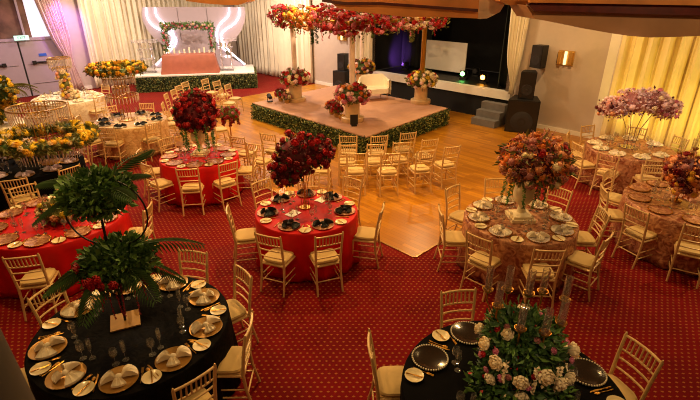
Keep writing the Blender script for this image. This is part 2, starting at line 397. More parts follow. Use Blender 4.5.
# ================================================================= FURNITURE
def make_chair():
    root = empty('chiavari_chair', (0, 0, 0), 0, 'x', 'chair')
    W = .19
    for sx in (-1, 1):
        mb = MB(); mb.tube([(sx * .178, .18, 0), (sx * .174, .165, .2), (sx * .17, .15, .43)], [.013, .016, .018], 8)
        mb.build('leg', 'chair', root)
        mb = MB(); mb.tube([(sx * .178, -.24, 0), (sx * .172, -.185, .25), (sx * .17, -.17, .43), (sx * .176, -.195, .66), (sx * .186, -.235, .9), (sx * .187, -.238, .93)], [.013, .016, .018, .017, .015, .006], 8)
        mb.build('leg', 'chair', root)
    mb = MB()
    mb.tube([(-.17, .15, .425), (.17, .15, .425)], .015, 8); mb.tube([(-.17, -.17, .425), (.17, -.17, .425)], .015, 8)
    for sx in (-1, 1): mb.tube([(sx * .17, .15, .425), (sx * .17, -.17, .425)], .015, 8)
    mb.box((0, -.008, .435), (.33, .32, .02)); mb.build('seat_frame', 'chair', root, smooth=True)
    mb = MB()
    def by(z): return -.195 - (z - .66) * .167 if z > .66 else -.17 - (z - .43) * .109
    for z in (.895, .755, .665, .56):
        cr = .02
        mb.tube([(-.178, by(z), z), (-.1, by(z) - cr * .7, z + .003), (0, by(z) - cr, z + .004), (.1, by(z) - cr * .7, z + .003), (.178, by(z), z)], .0125 if z > .85 else .010, 8)
    for k in range(7):
        x = -.129 + k * .043; c = -.02 * (1 - (x / .18) ** 2)
        mb.tube([(x, by(.755) + c, .755), (x, by(.895) + c, .895)], .008, 6)
    mb.build('backrest', 'chair', root)
    mb = MB()
    for sx in (-1, 1):
        mb.tube([(sx * .175, .168, .15), (sx * .174, -.205, .15)], .0085, 6); mb.tube([(sx * .173, .162, .25), (sx * .172, -.185, .25)], .0085, 6)
    mb.tube([(-.174, .165, .2), (.174, .165, .2)], .0085, 6); mb.tube([(-.173, -.195, .2), (.173, -.195, .2)], .0085, 6)
    mb.build('stretcher', 'chair', root)
    mb = MB(); n = 10; vs = []
    # rounded square cushion
    def sq(a, h):
        c, s_ = math.cos(a), math.sin(a); p = 4.5
        r = 1 / ((abs(c) ** p + abs(s_) ** p) ** (1 / p)); return (c * r * h, s_ * r * h)
    N = 24
    for h, z in ((.15, .446), (.172, .455), (.178, .472), (.17, .49), (.135, .501), (.07, .506)):
        vs += [(sq(2 * PI * k / N, h)[0], sq(2 * PI * k / N, h)[1] * .97, z) for k in range(N)]
    mb.add(vs, [(i * N + k, i * N + (k + 1) % N, (i + 1) * N + (k + 1) % N, (i + 1) * N + k) for i in range(5) for k in range(N)] + [tuple(range(N - 1, -1, -1)), tuple(5 * N + k for k in range(N))])
    c = mb.build('cushion', 'cushion', root); tag(c, 'padded ivory cushion')
    return root
CHAIR = [None]
def chair(x, y, face, label, group):
    """face: direction in radians the sitter looks"""
    rz = face - PI / 2
    if CHAIR[0] is None:
        r = make_chair(); r.location = (x, y, 0.0); r.rotation_euler = (0, 0, rz); r['label'] = label; r['group'] = group; CHAIR[0] = r; return r
    return copy_thing(CHAIR[0], (x, y, 0.0), rz, label, group)

CLOCK = ['twelve', 'one', 'two', 'three', 'four', 'five', 'six', 'seven', 'eight', 'nine', 'ten', 'eleven']
def clocks(c, angs):
    """clock word for each seat angle as seen from the camera (twelve = far side); unique per table"""
    base = math.atan2(c[1], c[0]); out = []; used = set()
    for a in angs:
        h = ((base - R(a)) / (PI / 6)) % 12; k = int(round(h)) % 12
        if k in used:
            for d in (1, -1, 2, -2):
                if (k + d) % 12 not in used: k = (k + d) % 12; break
        used.add(k); out.append(CLOCK[k])
    return out

def cloth_mesh(Rr, folds, ztop=.765, drop=.745, amp=.04, flare=.035):
    mb = MB(); N = folds * 8; vs = []
    prof = [(0.0, 0), (.5, 0), (.93, 0), (.985, -.004), (1.0, -.02)]
    rows = []
    for f, dz in prof: rows.append([(Rr * f, ztop + dz)] * N)
    ph = [rnd.uniform(0, 6.28) for _ in range(4)]
    for j in range(1, 9):
        t = j / 8; row = []
        for k in range(N):
            a = 2 * PI * k / N
            w = math.sin(folds * a + ph[0] + .8 * math.sin(3 * a + ph[1])) * .7 + .3 * math.sin((folds * 2 + 3) * a + ph[2])
            row.append((Rr + flare * t ** 1.5 + amp * t * w, ztop - .02 - (drop - .02) * t))
        rows.append(row)
    for row in rows:
        for k in range(N):
            a = 2 * PI * k / N; r, z = row[k]; vs.append((max(r, 1e-4) * math.cos(a), max(r, 1e-4) * math.sin(a), z))
    mb.add(vs, [(j * N + k, (j + 1) * N + k, (j + 1) * N + (k + 1) % N, j * N + (k + 1) % N) for j in range(len(rows) - 1) for k in range(N)])
    return mb

def round_table(c, Rr, m, tl, cl_label, folds):
    t = empty('round_table', (c[0], c[1], 0), 0, 'round banquet table beneath ' + tl, 'table')
    mb = MB(); mb.lathe([(Rr - .03, .715), (Rr - .01, .722), (Rr - .01, .742), (Rr - .03, .75)], n=36); mb.build('tabletop', 'dark', t)
    for k in range(4):
        a = R(45 + 90 * k); mb = MB(); mb.tube([(Rr * .62 * math.cos(a), Rr * .62 * math.sin(a), 0), (Rr * .58 * math.cos(a), Rr * .58 * math.sin(a), .715)], .018, 6); mb.build('leg', 'dark', t)
    o = cloth_mesh(Rr, folds).build('tablecloth', m, loc=(c[0], c[1], 0)); tag(o, cl_label, 'tablecloth')
    sm = o.modifiers.new('thick', 'SOLIDIFY'); sm.thickness = .004; sm.offset = -1

# ---- tableware masters: mesh data only, objects are made per place
def mdata(mb, name, m):
    o = mb.build(name, m); me = o.data; bpy.data.objects.remove(o); return me
def plate_me(r, m, name, rim=True):
    mb = MB(); mb.lathe([(r * .45, 0), (r * .62, .004), (r * .7, .006), (r, .016), (r, .019), (r * .9, .0165), (r * .7, .011), (r * .6, .0075), (.001, .007)], n=28); return mdata(mb, name, m)
PL = {k: plate_me(.158, m, 'charger_plate') for k, m in (('gold', 'goldp'), ('clear', 'rosegold'), ('smoke', 'smoke'), ('glass', 'crystal'), ('china', 'china'))}
def beads(m, n=44, r=.157):
    mb = MB()
    for k in range(n): a = 2 * PI * k / n; mb.ball((r * math.cos(a), r * math.sin(a), .018), .0095, 5, 4)
    return mdata(mb, 'beaded_rim', m)
BEADS = {'silver': beads('china'), 'gold': beads('gold')}
SIDE = plate_me(.082, 'bone', 'side_plate')
def napkin_bow(m):
    mb = MB()
    for s in (0, 1, 2):
        base = (R(20), R(150), R(265))[s]; ln = (.125, .115, .085)[s]
        nf = 7; vs = []
        for j in range(4):
            t = j / 3; rr = .018 + (ln - .018) * t; spread = .28 + .42 * t - .1 * t * t
            for i in range(nf):
                u = i / (nf - 1) - .5; a = base + u * 2 * spread
                z = .022 + .022 * math.sin(PI * min(1, t * 1.15)) * (1 + .6 * (-1) ** i) + .004
                vs.append((rr * math.cos(a), rr * math.sin(a), z))
        o = len(vs); vs += [(x, y, .012) for x, y, z in vs]
        fs = []
        for j in range(3):
            for i in range(nf - 1):
                q = (j * nf + i, j * nf + i + 1, (j + 1) * nf + i + 1, (j + 1) * nf + i); fs.append(q); fs.append(tuple(x + o for x in q[::-1]))
        edge = [j * nf for j in range(4)] + [3 * nf + i for i in range(1, nf)] + [j * nf + nf - 1 for j in (2, 1, 0)] + [i for i in range(nf - 2, 0, -1)]
        for a_, b_ in zip(edge, edge[1:] + edge[:1]): fs.append((a_, a_ + o, b_ + o, b_))
        mb.add(vs, fs)
    mb.ball((0, 0, .032), (.026, .022, .02), 10, 6)
    return mdata(mb, 'napkin', m)
NAP = {'w': napkin_bow('napw'), 'b': napkin_bow('napb'), 'l': napkin_bow('nappk')}
def fork_me():
    mb = MB(); mb.tube([(0, -.095, .006), (0, -.03, .004), (0, .03, .007)], [.0055, .0035, .003], 6)
    mb.box((0, .04, .0075), (.02, .022, .003))
    for k in range(4): mb.box((-.0085 + k * .00567, .072, .008), (.0032, .045, .003))
    return mdata(mb, 'dinner_fork', 'gold')
def knife_me(l=1.0, nm='dinner_knife'):
    mb = MB(); mb.tube([(0, -.1 * l, .006), (0, -.01, .006)], [.006, .0045], 6)
    mb.prism([(-.007, -.01, .004), (.006, -.01, .004), (.009, .06 * l, .004), (.004, .1 * l, .004), (-.006, .11 * l, .004)], (0, 0, .003))
    return mdata(mb, nm, 'gold')
def spoon_me():
    mb = MB(); mb.tube([(0, -.09, .006), (0, -.02, .004), (0, .045, .006)], [.0055, .0035, .003], 6); mb.ball((0, .065, .007), (.016, .026, .005), 10, 6)
    return mdata(mb, 'soup_spoon', 'gold')
FORK, KNIFE, BKNIFE, SPOON = fork_me(), knife_me(), knife_me(.75, 'butter_knife'), spoon_me()
def wine_me():
    mb = MB(); mb.lathe([(.032, 0), (.031, .003), (.006, .006), (.0035, .012), (.0035, .075), (.012, .085), (.03, .1), (.036, .125), (.034, .15), (.028, .172), (.0265, .172), (.032, .15), (.034, .125), (.028, .102), (.01, .089), (.001, .087)], n=16); return mdata(mb, 'wine_glass', 'glass')
def flute_me():
    mb = MB(); mb.lathe([(.03, 0), (.029, .003), (.006, .006), (.0035, .012), (.0035, .08), (.012, .095), (.021, .13), (.0215, .17), (.018, .215), (.0168, .215), (.02, .17), (.0195, .13), (.01, .097), (.001, .095)], n=16); return mdata(mb, 'champagne_flute', 'glass')
WINE, FLUTE = wine_me(), flute_me()
def put(me, name, x, y, z, rz, label, cat, group=None, child=None):
    o = bpy.data.objects.new(name, me); col.objects.link(o); o.location = (x, y, z); o.rotation_euler = (0, 0, rz); tag(o, label, cat, group)
    if child:
        c = bpy.data.objects.new(child[0], child[1]); col.objects.link(c); c.parent = o; tag(c, child[2])
    return o

ZT = .7665
def setting(c, Rr, ang, word, tl, st):
    a = R(ang); u = Vector((math.cos(a), math.sin(a), 0)); s = Vector((-u.y, u.x, 0)); C = Vector((c[0], c[1], 0))
    face = a + PI - PI / 2        # local +Y towards the table centre
    at_ = 'at %s o\'clock on %s' % (word, tl)
    jt = rnd.uniform(-.25, .25)
    p = C + u * (Rr - .19)
    pk = st['plate']
    rimk = st.get('rim')
    pd = {'gold': 'gold charger plate', 'clear': 'rose-gold charger plate', 'smoke': 'smoky charger plate with bead rim', 'glass': 'clear glass plate with bead rim', 'china': 'pale charger plate'}[pk]
    put(PL[pk], 'charger_plate', p.x, p.y, ZT, face, pd + ' ' + at_, 'plate', 'charger plates on ' + tl, ('beaded_rim', BEADS[rimk], rimk + ' bead rim') if rimk else None)
    if st.get('nap'):
        nd = {'w': 'folded ivory napkin', 'b': 'folded black napkin', 'l': 'folded lilac napkin'}[st['nap']]
        put(NAP[st['nap']], 'napkin', p.x, p.y, ZT + .004, face + jt * 3, nd + ' ' + at_, 'napkin', 'napkins on ' + tl).scale = (1.22, 1.22, 1.3)
    if st.get('full'):
        q = C + u * (Rr - .15) + s * (.265)
        put(SIDE, 'side_plate', q.x, q.y, ZT, face, 'small ivory side plate ' + at_, 'side plate', 'side plates on ' + tl)
        put(BKNIFE, 'butter_knife', q.x, q.y, ZT + .012, face + R(10), 'short gold butter knife ' + at_, 'knife', 'butter knives on ' + tl)
        q = C + u * (Rr - .20) - s * (-.19) * 0 + s * (.178)
        put(FORK, 'dinner_fork', q.x, q.y, ZT, face + jt * .3, 'gold dinner fork ' + at_, 'fork', 'forks on ' + tl)
        q = C + u * (Rr - .20) - s * (.185)
        put(KNIFE, 'dinner_knife', q.x, q.y, ZT, face + jt * .3, 'gold dinner knife ' + at_, 'knife', 'dinner knives on ' + tl)
        q = C + u * (Rr - .19) - s * (.212)
        if st['full'] > 1: put(SPOON, 'soup_spoon', q.x, q.y, ZT, face + jt * .3, 'gold spoon ' + at_, 'spoon', 'spoons on ' + tl)
    if st.get('gl', 2):
        q = C + u * (Rr - .40) - s * (.075 + rnd.uniform(-.015, .015)); put(WINE, 'wine_glass', q.x, q.y, ZT, 0, 'empty wine glass ' + at_, 'glass', 'wine glasses on ' + tl)
        q = C + u * (Rr - .43 + rnd.uniform(-.02, .02)) - s * (-.01); put(FLUTE, 'champagne_flute', q.x, q.y, ZT, 0, 'slim flute glass ' + at_, 'glass', 'flutes on ' + tl)

def table_set(c, Rr, m, tl, cloth_label, folds, seats, chairs, cr, st, cushion=''):
    round_table(c, Rr, m, tl, cloth_label, folds)
    for a, w in zip(seats, clocks(c, seats)): setting(c, Rr, a, w, tl, st)
    for ch, w in zip(chairs, clocks(c, [q if not isinstance(q, tuple) else q[0] for q in chairs])):
        a, rr, df = ((ch + (0,))[:3] if isinstance(ch, tuple) else (ch, cr, 0))
        a_ = R(a); x = c[0] + rr * math.cos(a_); y = c[1] + rr * math.sin(a_)
        chair(x, y, a_ + PI + R(df) + rnd.uniform(-.06, .06), 'gold chair with ivory cushion at %s o\'clock of %s' % (w, tl), 'gold chairs around ' + tl)

T1 = (-2.13, 3.67); T2 = (1.34, 2.86); T3 = (-.65, 6.3); T4 = (-2.98, 8.77); T5 = (-4.25, 6.05); T6 = (2.45, 6.02); T7 = (5.81, 9.29)
T8 = (5.27, 6.57); T9 = (-5.5, 11.5); T10 = (-8.5, 14.1); T11 = (-6.05, 8.32); T12 = (-8.9, 11.0)
table_set(T1, .915, 'blackv', 'near black table with palm stand', 'black crushed velvet cloth on the near table with the palm-leaf stand', 15, [-153, -114, -76, -40, -3, 38, 78, 118, 160],
          [-155, -118, -80, (-43, .95), (-9, .95, 12), (39, .97), (79, .97), (118, 1.0), (159, .92)], 1.04, dict(plate='gold', nap='w', full=2))
table_set(T2, .91, 'blackp', 'near black table with white roses', 'plain black cloth on the near table with the candle and white rose centrepiece', 15, [150, 107, 62, 15, -30, -70, -110, -150],
          [(157, 1.0, 22), (100, .97), (15, 1.06), (-35, 1.1)], 1.05, dict(plate='smoke', rim='silver', full=2))
table_set(T3, .765, 'red', 'middle red table with rose ball', 'bright red satin cloth on the middle table with black napkins', 13, [-168, -110, -62, -6, 50, 95, 140],
          [(-165, .9), (-111, .89), (-70, .88), (-12, .9), (52, .9), (93, .9), (136, .9)], .98, dict(plate='clear', nap='b', full=1))
table_set(T4, .755, 'red', 'farther red table with stone urn', 'red satin cloth on the farther table below the red roses in an urn', 13, [-126, -82, -42, 3, 48, 95, 142, -172],
          [(-129, .88), (-84, .89), (-46, .89), (0, .88), (142, .9), (-174, .9)], .97, dict(plate='clear', nap=None, full=1, rim='gold'))
table_set(T5, .93, 'red', 'red table with small yellow flowers', 'vivid red satin cloth on the table holding small yellow flowers', 15, [-77, -113, -150, 172, 140, 104, 68, 32, -4, -40],
          [(-74, 1.13), (-150, 1.06), (3, 1.08), (140, 1.06)], 1.15, dict(plate='clear', full=1, rim='gold'))
table_set(T6, .785, 'rosegold', 'rose-gold table with peach flower urn', 'rose-gold sequin cloth on the table with the big peach flower urn', 13, [180, 136, 94, 46, 1, -42, -86, -134],
          [(-178, .92), (-135, .9), (-91, .9), (-43, .93), (-2, .93), (41, .93), (91, .93), (135, .93)], 1.0, dict(plate='glass', nap='w', rim='gold', full=1))
table_set(T7, .84, 'rosegold', 'table with tall pink flower cloud', 'rose-gold sequin cloth on the table before the gold drapes', 13, [154, -172, -138, -100, -60, 105, 60, 15],
          [(154, .96), (-170, .97), (-137, .97), (-98, 1.0), (-58, .97), (107, .97), (55, .97), (10, .97)], 1.0, dict(plate='china', nap='w'))
table_set(T8, .91, 'rosegold', 'table with autumn flowers and candle tubes', 'shiny rose-gold cloth on the table with autumn-coloured flowers', 15, [-155, -119, -83, -47, -11, 25, 61, 97, 133, 169],
          [(-155, 1.03), (-119, 1.03), (-83, 1.03), (83, 1.03), (128, 1.04), (170, 1.03)], 1.1, dict(plate='clear', rim='gold'))
table_set(T9, .85, 'cream', 'champagne table with crystal tiers', 'champagne coloured cloth on the table with tiered crystals and black napkins', 13, [-171, -129, -88, -46, 0, 45, 90, 140],
          [(-92, .97), (-43, .98), (-127, 1.0), (-170, .98), (45, .98), (93, .97), (138, 1.0)], 1.0, dict(plate='china', nap='b'))
table_set(T10, .98, 'ivoryc', 'farthest ivory table by the doors', 'ivory cloth on the farthest table with the cascading flower column', 14, [-150, -114, -78, -42, -6, 30, 66, 102, 138, 174],
          [(-68, 1.12), (-24, 1.12), (-110, 1.12), (66, 1.12), (120, 1.12)], 1.2, dict(plate='china', nap='w'))
table_set(T11, .9, 'blackp', 'black table under yellow flower ring', 'black cloth on the table under the yellow flower ring', 14, [-172, -136, -100, -64, -28, 8, 44, 80, 116, 152],
          [(-68, 1.02), (-28, 1.02), (-110, 1.02), (75, 1.02)], 1.1, dict(plate='gold', nap='l'))
round_table(T12, .9, 'ivoryc', 'the ivory cloth at the frame edge by the doors', 'ivory cloth on the table cut off by the picture edge before the doors', 13)

# ---- ceremony chairs facing the podium
POD = (-.1, 14.2)
def row(pts, rowname, ordn, grp):
    names = ['first', 'second', 'third', 'fourth', 'fifth', 'sixth', 'seventh']
    for i, (x, y) in enumerate(pts):
        f = math.atan2(POD[1] - y, POD[0] - x) + rnd.uniform(-.08, .08)
        chair(x, y, f, '%s gold chair %s, %s' % (names[i], ordn, rowname), grp)
G = 'ceremony chairs facing the flower canopy'
row([(-.58, 8.75), (.1, 8.72), (.75, 8.72), (1.41, 8.86), (1.96, 9.12)], 'row farthest from the hedge podium', 'from the left', G)
row([(-.62, 9.3), (-.06, 9.27), (.5, 9.3), (1.02, 9.42), (1.6, 9.6)], 'middle row right of the rose ball', 'from the left', G)
row([(-.03, 9.88), (.58, 9.88), (1.2, 10.1)], 'row touching the podium hedge', 'from the left', G)
row([(-2.3, 9.78), (-1.86, 9.3), (-1.7, 10.0)], 'aisle group between the two red tables', 'from the left', G)
row([(-5.25, 13.95), (-5.25, 14.55), (-5.3, 15.15), (-5.3, 15.75), (-4.8, 16.3)], 'row nearest the backdrop stage', 'from the camera', G)
row([(-4.65, 14.0), (-4.5, 14.7), (-4.3, 15.9), (-3.78, 15.35), (-3.8, 14.65)], 'row before the backdrop stage row', 'counting away', G)
row([(-4.9, 12.75), (-4.1, 12.1), (-3.95, 12.9), (-3.35, 11.7), (-4.75, 13.35)], 'cluster behind the stone urn', 'counting away', G)

# ================================================================= FLOWERS
def rose_me(m, r=1.0, name='rose', lo=False):
    mb = MB(); n = 5 if lo else 7
    layers = [(.92, .05, .55, 0), (.7, .25, .5, .5), (.42, .45, .45, .2)]
    for R0, z0, h, ph in layers:
        for k in range(n if R0 > .5 else 4):
            nn = n if R0 > .5 else 4
            a = 2 * PI * (k + ph) / nn; w = PI / nn * 1.35
            vs = []
            for j, (rr, zz) in enumerate(((.15, -.25), (R0 * .75, z0), (R0, z0 + h * .6), (R0 * .88, z0 + h))):
                for i in (-1, 0, 1):
                    q = rr * (1 - .12 * abs(i)); vs.append((q * math.cos(a + i * w * .6), q * math.sin(a + i * w * .6), zz - .06 * abs(i)))
            mb.add([(x * r, y * r, z * r) for x, y, z in vs], [(j * 3 + i, j * 3 + i + 1, (j + 1) * 3 + i + 1, (j + 1) * 3 + i) for j in range(3) for i in range(2)])
    mb.ball((0, 0, .55 * r), (.3 * r, .3 * r, .38 * r), 6, 5)
    mb.ball((0, 0, .1 * r), (.62 * r, .62 * r, .42 * r), 7, 5)
    return mdata(mb, name, m)
def hyd_me(m, name='hydrangea'):
    mb = MB(); r2 = random.Random(3)
    for i in range(34):
        z = 1 - 1.55 * i / 33; q = math.sqrt(max(0, 1 - z * z)); a = i * 2.39996
        p = Vector((q * math.cos(a), q * math.sin(a), z * .8))
        t1 = p.orthogonal().normalized(); t2 = p.cross(t1).normalized(); s = .23; t = r2.uniform(0, 1)
        t1, t2 = t1 * math.cos(t) + t2 * math.sin(t), t2 * math.cos(t) - t1 * math.sin(t)
        mb.add([p * .9, p + t1 * s, p * .96 + (t1 + t2) * s * .3, p + t2 * s, p * .96 + (t2 - t1) * s * .3, p - t1 * s, p * .96 - (t1 + t2) * s * .3, p - t2 * s, p * .96 + (t1 - t2) * s * .3],
               [(0, 8, 1, 2), (0, 2, 3, 4), (0, 4, 5, 6), (0, 6, 7, 8)])
    mb.ball((0, 0, 0), (.8, .8, .62), 8, 6)
    return mdata(mb, name, m)
ROSE = {}; HYD = {}
def bloom(kind, m):
    d = ROSE if kind == 'rose' else HYD
    if m not in d: d[m] = rose_me(m) if kind == 'rose' else hyd_me(m)
    return d[m]
def put_bloom(root, kind, m, p, d, size):
    nm = 'rose' if kind == 'rose' else 'hydrangea'
    o = bpy.data.objects.new(nm, bloom(kind, m)); col.objects.link(o); o.parent = root; o.location = p
    q = d.to_track_quat('Z', 'Y'); o.rotation_mode = 'QUATERNION'; o.rotation_quaternion = q @ Matrix.Rotation(rnd.uniform(0, 6), 3, 'Z').to_quaternion()
    o.scale = (size, size, size); return o
def fib(n, zmin=-1.0):
    out = []
    for i in range(n):
        z = 1 - (1 - zmin) * (i + .5) / n; q = math.sqrt(max(0, 1 - z * z)); a = i * 2.39996 + .3
        out.append(Vector((q * math.cos(a), q * math.sin(a), z)))
    return out
def foliage(root, blobs, n, m, l=.09, w=.045, name='foliage', out=1.0):
    """loose leaves in and around ellipsoids (centre, radii)"""
    mb = MB(); per = n // len(blobs)
    for c, r in blobs:
        for _ in range(per):
            d = rand_dir(); f = rnd.uniform(.55, 1.05) * out
            p = Vector((c[0] + d.x * r[0] * f, c[1] + d.y * r[1] * f, c[2] + d.z * r[2] * f))
            dd = (d + rand_dir() * .9 + Vector((0, 0, .1)))
            mb.leaf(p, dd, rand_dir(), l * rnd.uniform(.6, 1.3), w * rnd.uniform(.7, 1.2))
    return mb.build(name, m, root, smooth=False)
def core(root, blobs, m, f=.72):
    for c, r in blobs:
        mb = MB(); mb.ball(c, (r[0] * f, r[1] * f, r[2] * f), 14, 9); mb.build('floral_foam', m, root)
def ball_flowers(root, c, r, n, mats, size, kinds=('rose',), zmin=-.85, jit=.1, shade=None):
    for i, d in enumerate(fib(n, zmin)):
        d = (d + rand_dir() * .18).normalized(); f = 1 + rnd.uniform(-jit, jit)
        p = Vector((c[0] + d.x * r[0] * f, c[1] + d.y * r[1] * f, c[2] + d.z * r[2] * f))
        put_bloom(root, rnd.choice(kinds), rnd.choice(mats), p, (Vector((d.x / r[0], d.y / r[1], d.z / r[2]))).normalized(), size * rnd.uniform(.75, 1.2))
def frond(root, p, az, el, L, m='palm', droop=.5, name='palm_leaf', lw=.2, n=22):
    mb = MB(); pts = []
    d = Vector((math.cos(az) * math.cos(el), math.sin(az) * math.cos(el), math.sin(el)))
    q = Vector(p); st = L / n; sd = Vector((-math.sin(az), math.cos(az), 0))
    for i in range(n + 1):
        pts.append(q.copy()); d = (d + Vector((0, 0, -droop / n))).normalized(); q = q + d * st
    mb.tube(pts, [.006 - .004 * i / n for i in range(n + 1)], 5)
    for i in range(3, n):
        t = i / n; ln = lw * math.sin(PI * (.12 + .85 * t)) ** .7
        dd = (pts[i + 1] - pts[i]).normalized()
        for s in (-1, 1):
            ld = (dd * .75 + sd * s * .9 + Vector((0, 0, -.25))).normalized(); mb.leaf(pts[i], ld, Vector((0, 0, 1)), ln, .018)
    return mb.build(name, m, root, smooth=False)
def trail(root, p, L, m, name='trailing_vine', n=16, sway=.04, l=.035, w=.018):
    mb = MB(); q = Vector(p); pts = [q.copy()]; dx = Vector((rnd.uniform(-1, 1), rnd.uniform(-1, 1), 0)) * sway
    for i in range(n): q = q + Vector((dx.x / n, dx.y / n, -L / n)); pts.append(q.copy())
    mb.tube(pts, .003, 4)
    for pt in pts:
        for _ in range(5): mb.leaf(pt, rand_dir() + Vector((0, 0, -.5)), rand_dir(), l, w)
    return mb.build(name, m, root, smooth=False)

def stand_root(name, c, z, label, cat): return empty(name, (c[0], c[1], z), 0, label, cat)

# T3 red rose ball
r = stand_root('rose_centrepiece', (-.68, 6.38), ZT, 'big dark red rose ball on a gold stand above the middle red table', 'flower arrangement')
mb = MB(); mb.lathe([(.085, 0), (.085, .01), (.015, .016)], n=24); mb.tube([(0, 0, .01), (0, 0, .7)], .01, 8)
for k in range(4):
    a = R(90 * k + 30); mb.tube([(.06 * math.cos(a), .06 * math.sin(a), .01), (.05 * math.cos(a), .05 * math.sin(a), .35), (.12 * math.cos(a), .12 * math.sin(a), .62)], .006, 6)
mb.build('stand', 'gold', r)
bl = [((-.08, 0, .84), (.31, .31, .31)), ((.19, .05, .88), (.25, .25, .22)), ((-.24, -.02, .6), (.22, .22, .2))]
core(r, bl, 'burg', .82); foliage(r, bl, 260, 'leafd', .08, .045, out=1.02); foliage(r, bl, 1500, 'burg', .06, .06, name='small_blossoms', out=.96)
for (c, rr), n in zip(bl, (46, 32, 22)): ball_flowers(r, c, rr, n, ['red1', 'red1', 'red2'], .06, zmin=-.9)

for (px, py), lb, m_ in (((293, 213), 'pale menu card lying in front of the rose ball stand on the middle red table', 'china'), ((322, 199), 'tan menu card lying behind the rose ball stand on the middle red table', 'bone')):
    q = at(px, py, .78); mb = MB(); mb.box((0, 0, .004), (.15, .2, .006)); o = mb.build('menu_card', m_, smooth=False); o.location = (q[0], q[1], ZT); o.rotation_euler = (0, 0, R(-35)); tag(o, lb, 'card')
# T4 urn with rose ball
def urn(root, s=1.0, m='urn'):
    mb = MB()
    mb.box((0, 0, .02 * s), (.3 * s, .3 * s, .04 * s)); mb.box((0, 0, .055 * s), (.24 * s, .24 * s, .03 * s))
    mb.build('urn_base', m, root, smooth=False)
    mb = MB(); mb.lathe([(.11 * s, .07 * s), (.06 * s, .1 * s), (.045 * s, .16 * s), (.05 * s, .2 * s), (.09 * s, .235 * s), (.125 * s, .3 * s), (.13 * s, .38 * s), (.115 * s, .45 * s), (.145 * s, .5 * s), (.14 * s, .515 * s), (.1 * s, .5 * s), (.08 * s, .46 * s), (.001, .46 * s)], n=28, wob=lambda a, z: .02 * math.cos(12 * a) if .22 * s < z < .44 * s else 0)
    mb.build('urn_bowl', m, root)
r = stand_root('rose_urn', (-2.98, 8.85), ZT, 'pale stone urn of dense red roses on the farther red table', 'flower arrangement')
urn(r, 1.05); bl = [((.02, 0, .84), (.38, .38, .37))]
core(r, bl, 'burg', .85); foliage(r, bl, 260, 'leafd', .1, .05); foliage(r, bl, 1300, 'burg', .08, .08, name='small_blossoms', out=.96); ball_flowers(r, bl[0][0], bl[0][1], 98, ['red1', 'red1', 'red2'], .066, zmin=-.8)
for k in range(9):
    a = R(40 * k); trail(r, (.3 * math.cos(a), .3 * math.sin(a), .6), .42, 'leaf', l=.05, w=.025)

# aisle arrangement behind the urn
r = stand_root('aisle_flower_stand', (-3.25, 12.35), .0125, 'small red flower bunch on a gold stand among the ceremony chairs', 'flower stand')
mb = MB(); mb.lathe([(.14, 0), (.14, .02), (.03, .03)], n=20); mb.tube([(0, 0, .02), (0, 0, .62)], .018, 8); mb.build('stand', 'gold', r)
bl = [((0, 0, .7), (.25, .25, .15))]; core(r, bl, 'leafo', .8); foliage(r, bl, 260, 'leafo', .12, .05); ball_flowers(r, bl[0][0], bl[0][1], 26, ['red1', 'red2', 'pinkp'], .07)
for k in range(5): trail(r, (.2 * math.cos(k * 1.3), .2 * math.sin(k * 1.3), .62), .2, 'red2', name='hanging_bloom', l=.06, w=.04)

# T6 peach urn
r = stand_root('peach_flower_urn', (2.45, 6.02), ZT, 'tall pale urn bursting with peach, orange and mauve flowers on the rose-gold table', 'flower arrangement')
urn(r, 1.12); bl = [((.08, .02, .86), (.45, .45, .32))]
core(r, bl, 'burg', .8); foliage(r, bl, 420, 'leafo', .11, .05); foliage(r, bl, 800, 'orange', .05, .05, name='small_blossoms', out=1.0); foliage(r, bl, 800, 'mauve', .05, .05, name='small_blossoms', out=1.0)
ball_flowers(r, bl[0][0], bl[0][1], 100, ['peach', 'orange', 'peach', 'mauve', 'orange', 'mauve', 'ivoryp', 'red1'], .06, kinds=('rose', 'rose', 'hydrangea'), zmin=-.7, jit=.12)
for k in range(8):
    a = R(45 * k + 20); trail(r, (.25 * math.cos(a), .25 * math.sin(a), .62), .34, 'leaf', l=.04)
for k in range(12):
    a = rnd.uniform(0, 6.28); e = rnd.uniform(.1, 1.3)
    mb = MB(); d = Vector((math.cos(a) * math.cos(e), math.sin(a) * math.cos(e), math.sin(e))); p0 = Vector((.08, 0, .88)); L = .36 + .06 * (1 - math.sin(e)) + rnd.uniform(.02, .12)
    mb.tube([p0 + d * .2, p0 + d * L], .004, 4)
    for j in range(12): mb.leaf(p0 + d * (L * (.6 + .4 * j / 11)), rand_dir() + d, rand_dir(), .035, .02)
    mb.build('wispy_sprig', 'mauve', r, smooth=False)

# T7 pink cloud on thin legs
r = stand_root('pink_cloud_centrepiece', (5.8, 9.3), ZT, 'wide cloud of pink and white blossom on thin metal legs before the gold drapes', 'flower arrangement')
mb = MB(); mb.lathe([(.16, 0), (.16, .012), (.02, .015)], n=20)
for x in (-.3, -.12, .12, .3): mb.tube([(x * .35, 0, .01), (x * .5, 0, .4), (x * 1.2, 0, .8)], .008, 6)
mb.build('stand', 'silver', r)
bl = [((-.5, 0, .82), (.28, .26, .2)), ((-.15, 0, .95), (.34, .28, .24)), ((.22, 0, .95), (.34, .28, .24)), ((.55, 0, .82), (.26, .24, .2))]
core(r, bl, 'mauve', .8); foliage(r, bl, 2600, 'blush', .05, .045, name='small_blossoms'); foliage(r, bl, 160, 'burg', .07, .04, out=1.1)
for (c, rr), ms in zip(bl, (['burg', 'peach', 'orange', 'blush'], ['blush', 'mauve', 'pinkp', 'blush'], ['blush', 'blush', 'pinkp', 'ivoryp'], ['blush', 'pinkp', 'blush'])):
    ball_flowers(r, c, rr, 25, ms, .052, kinds=('rose', 'hydrangea'), zmin=-.6, jit=.14)

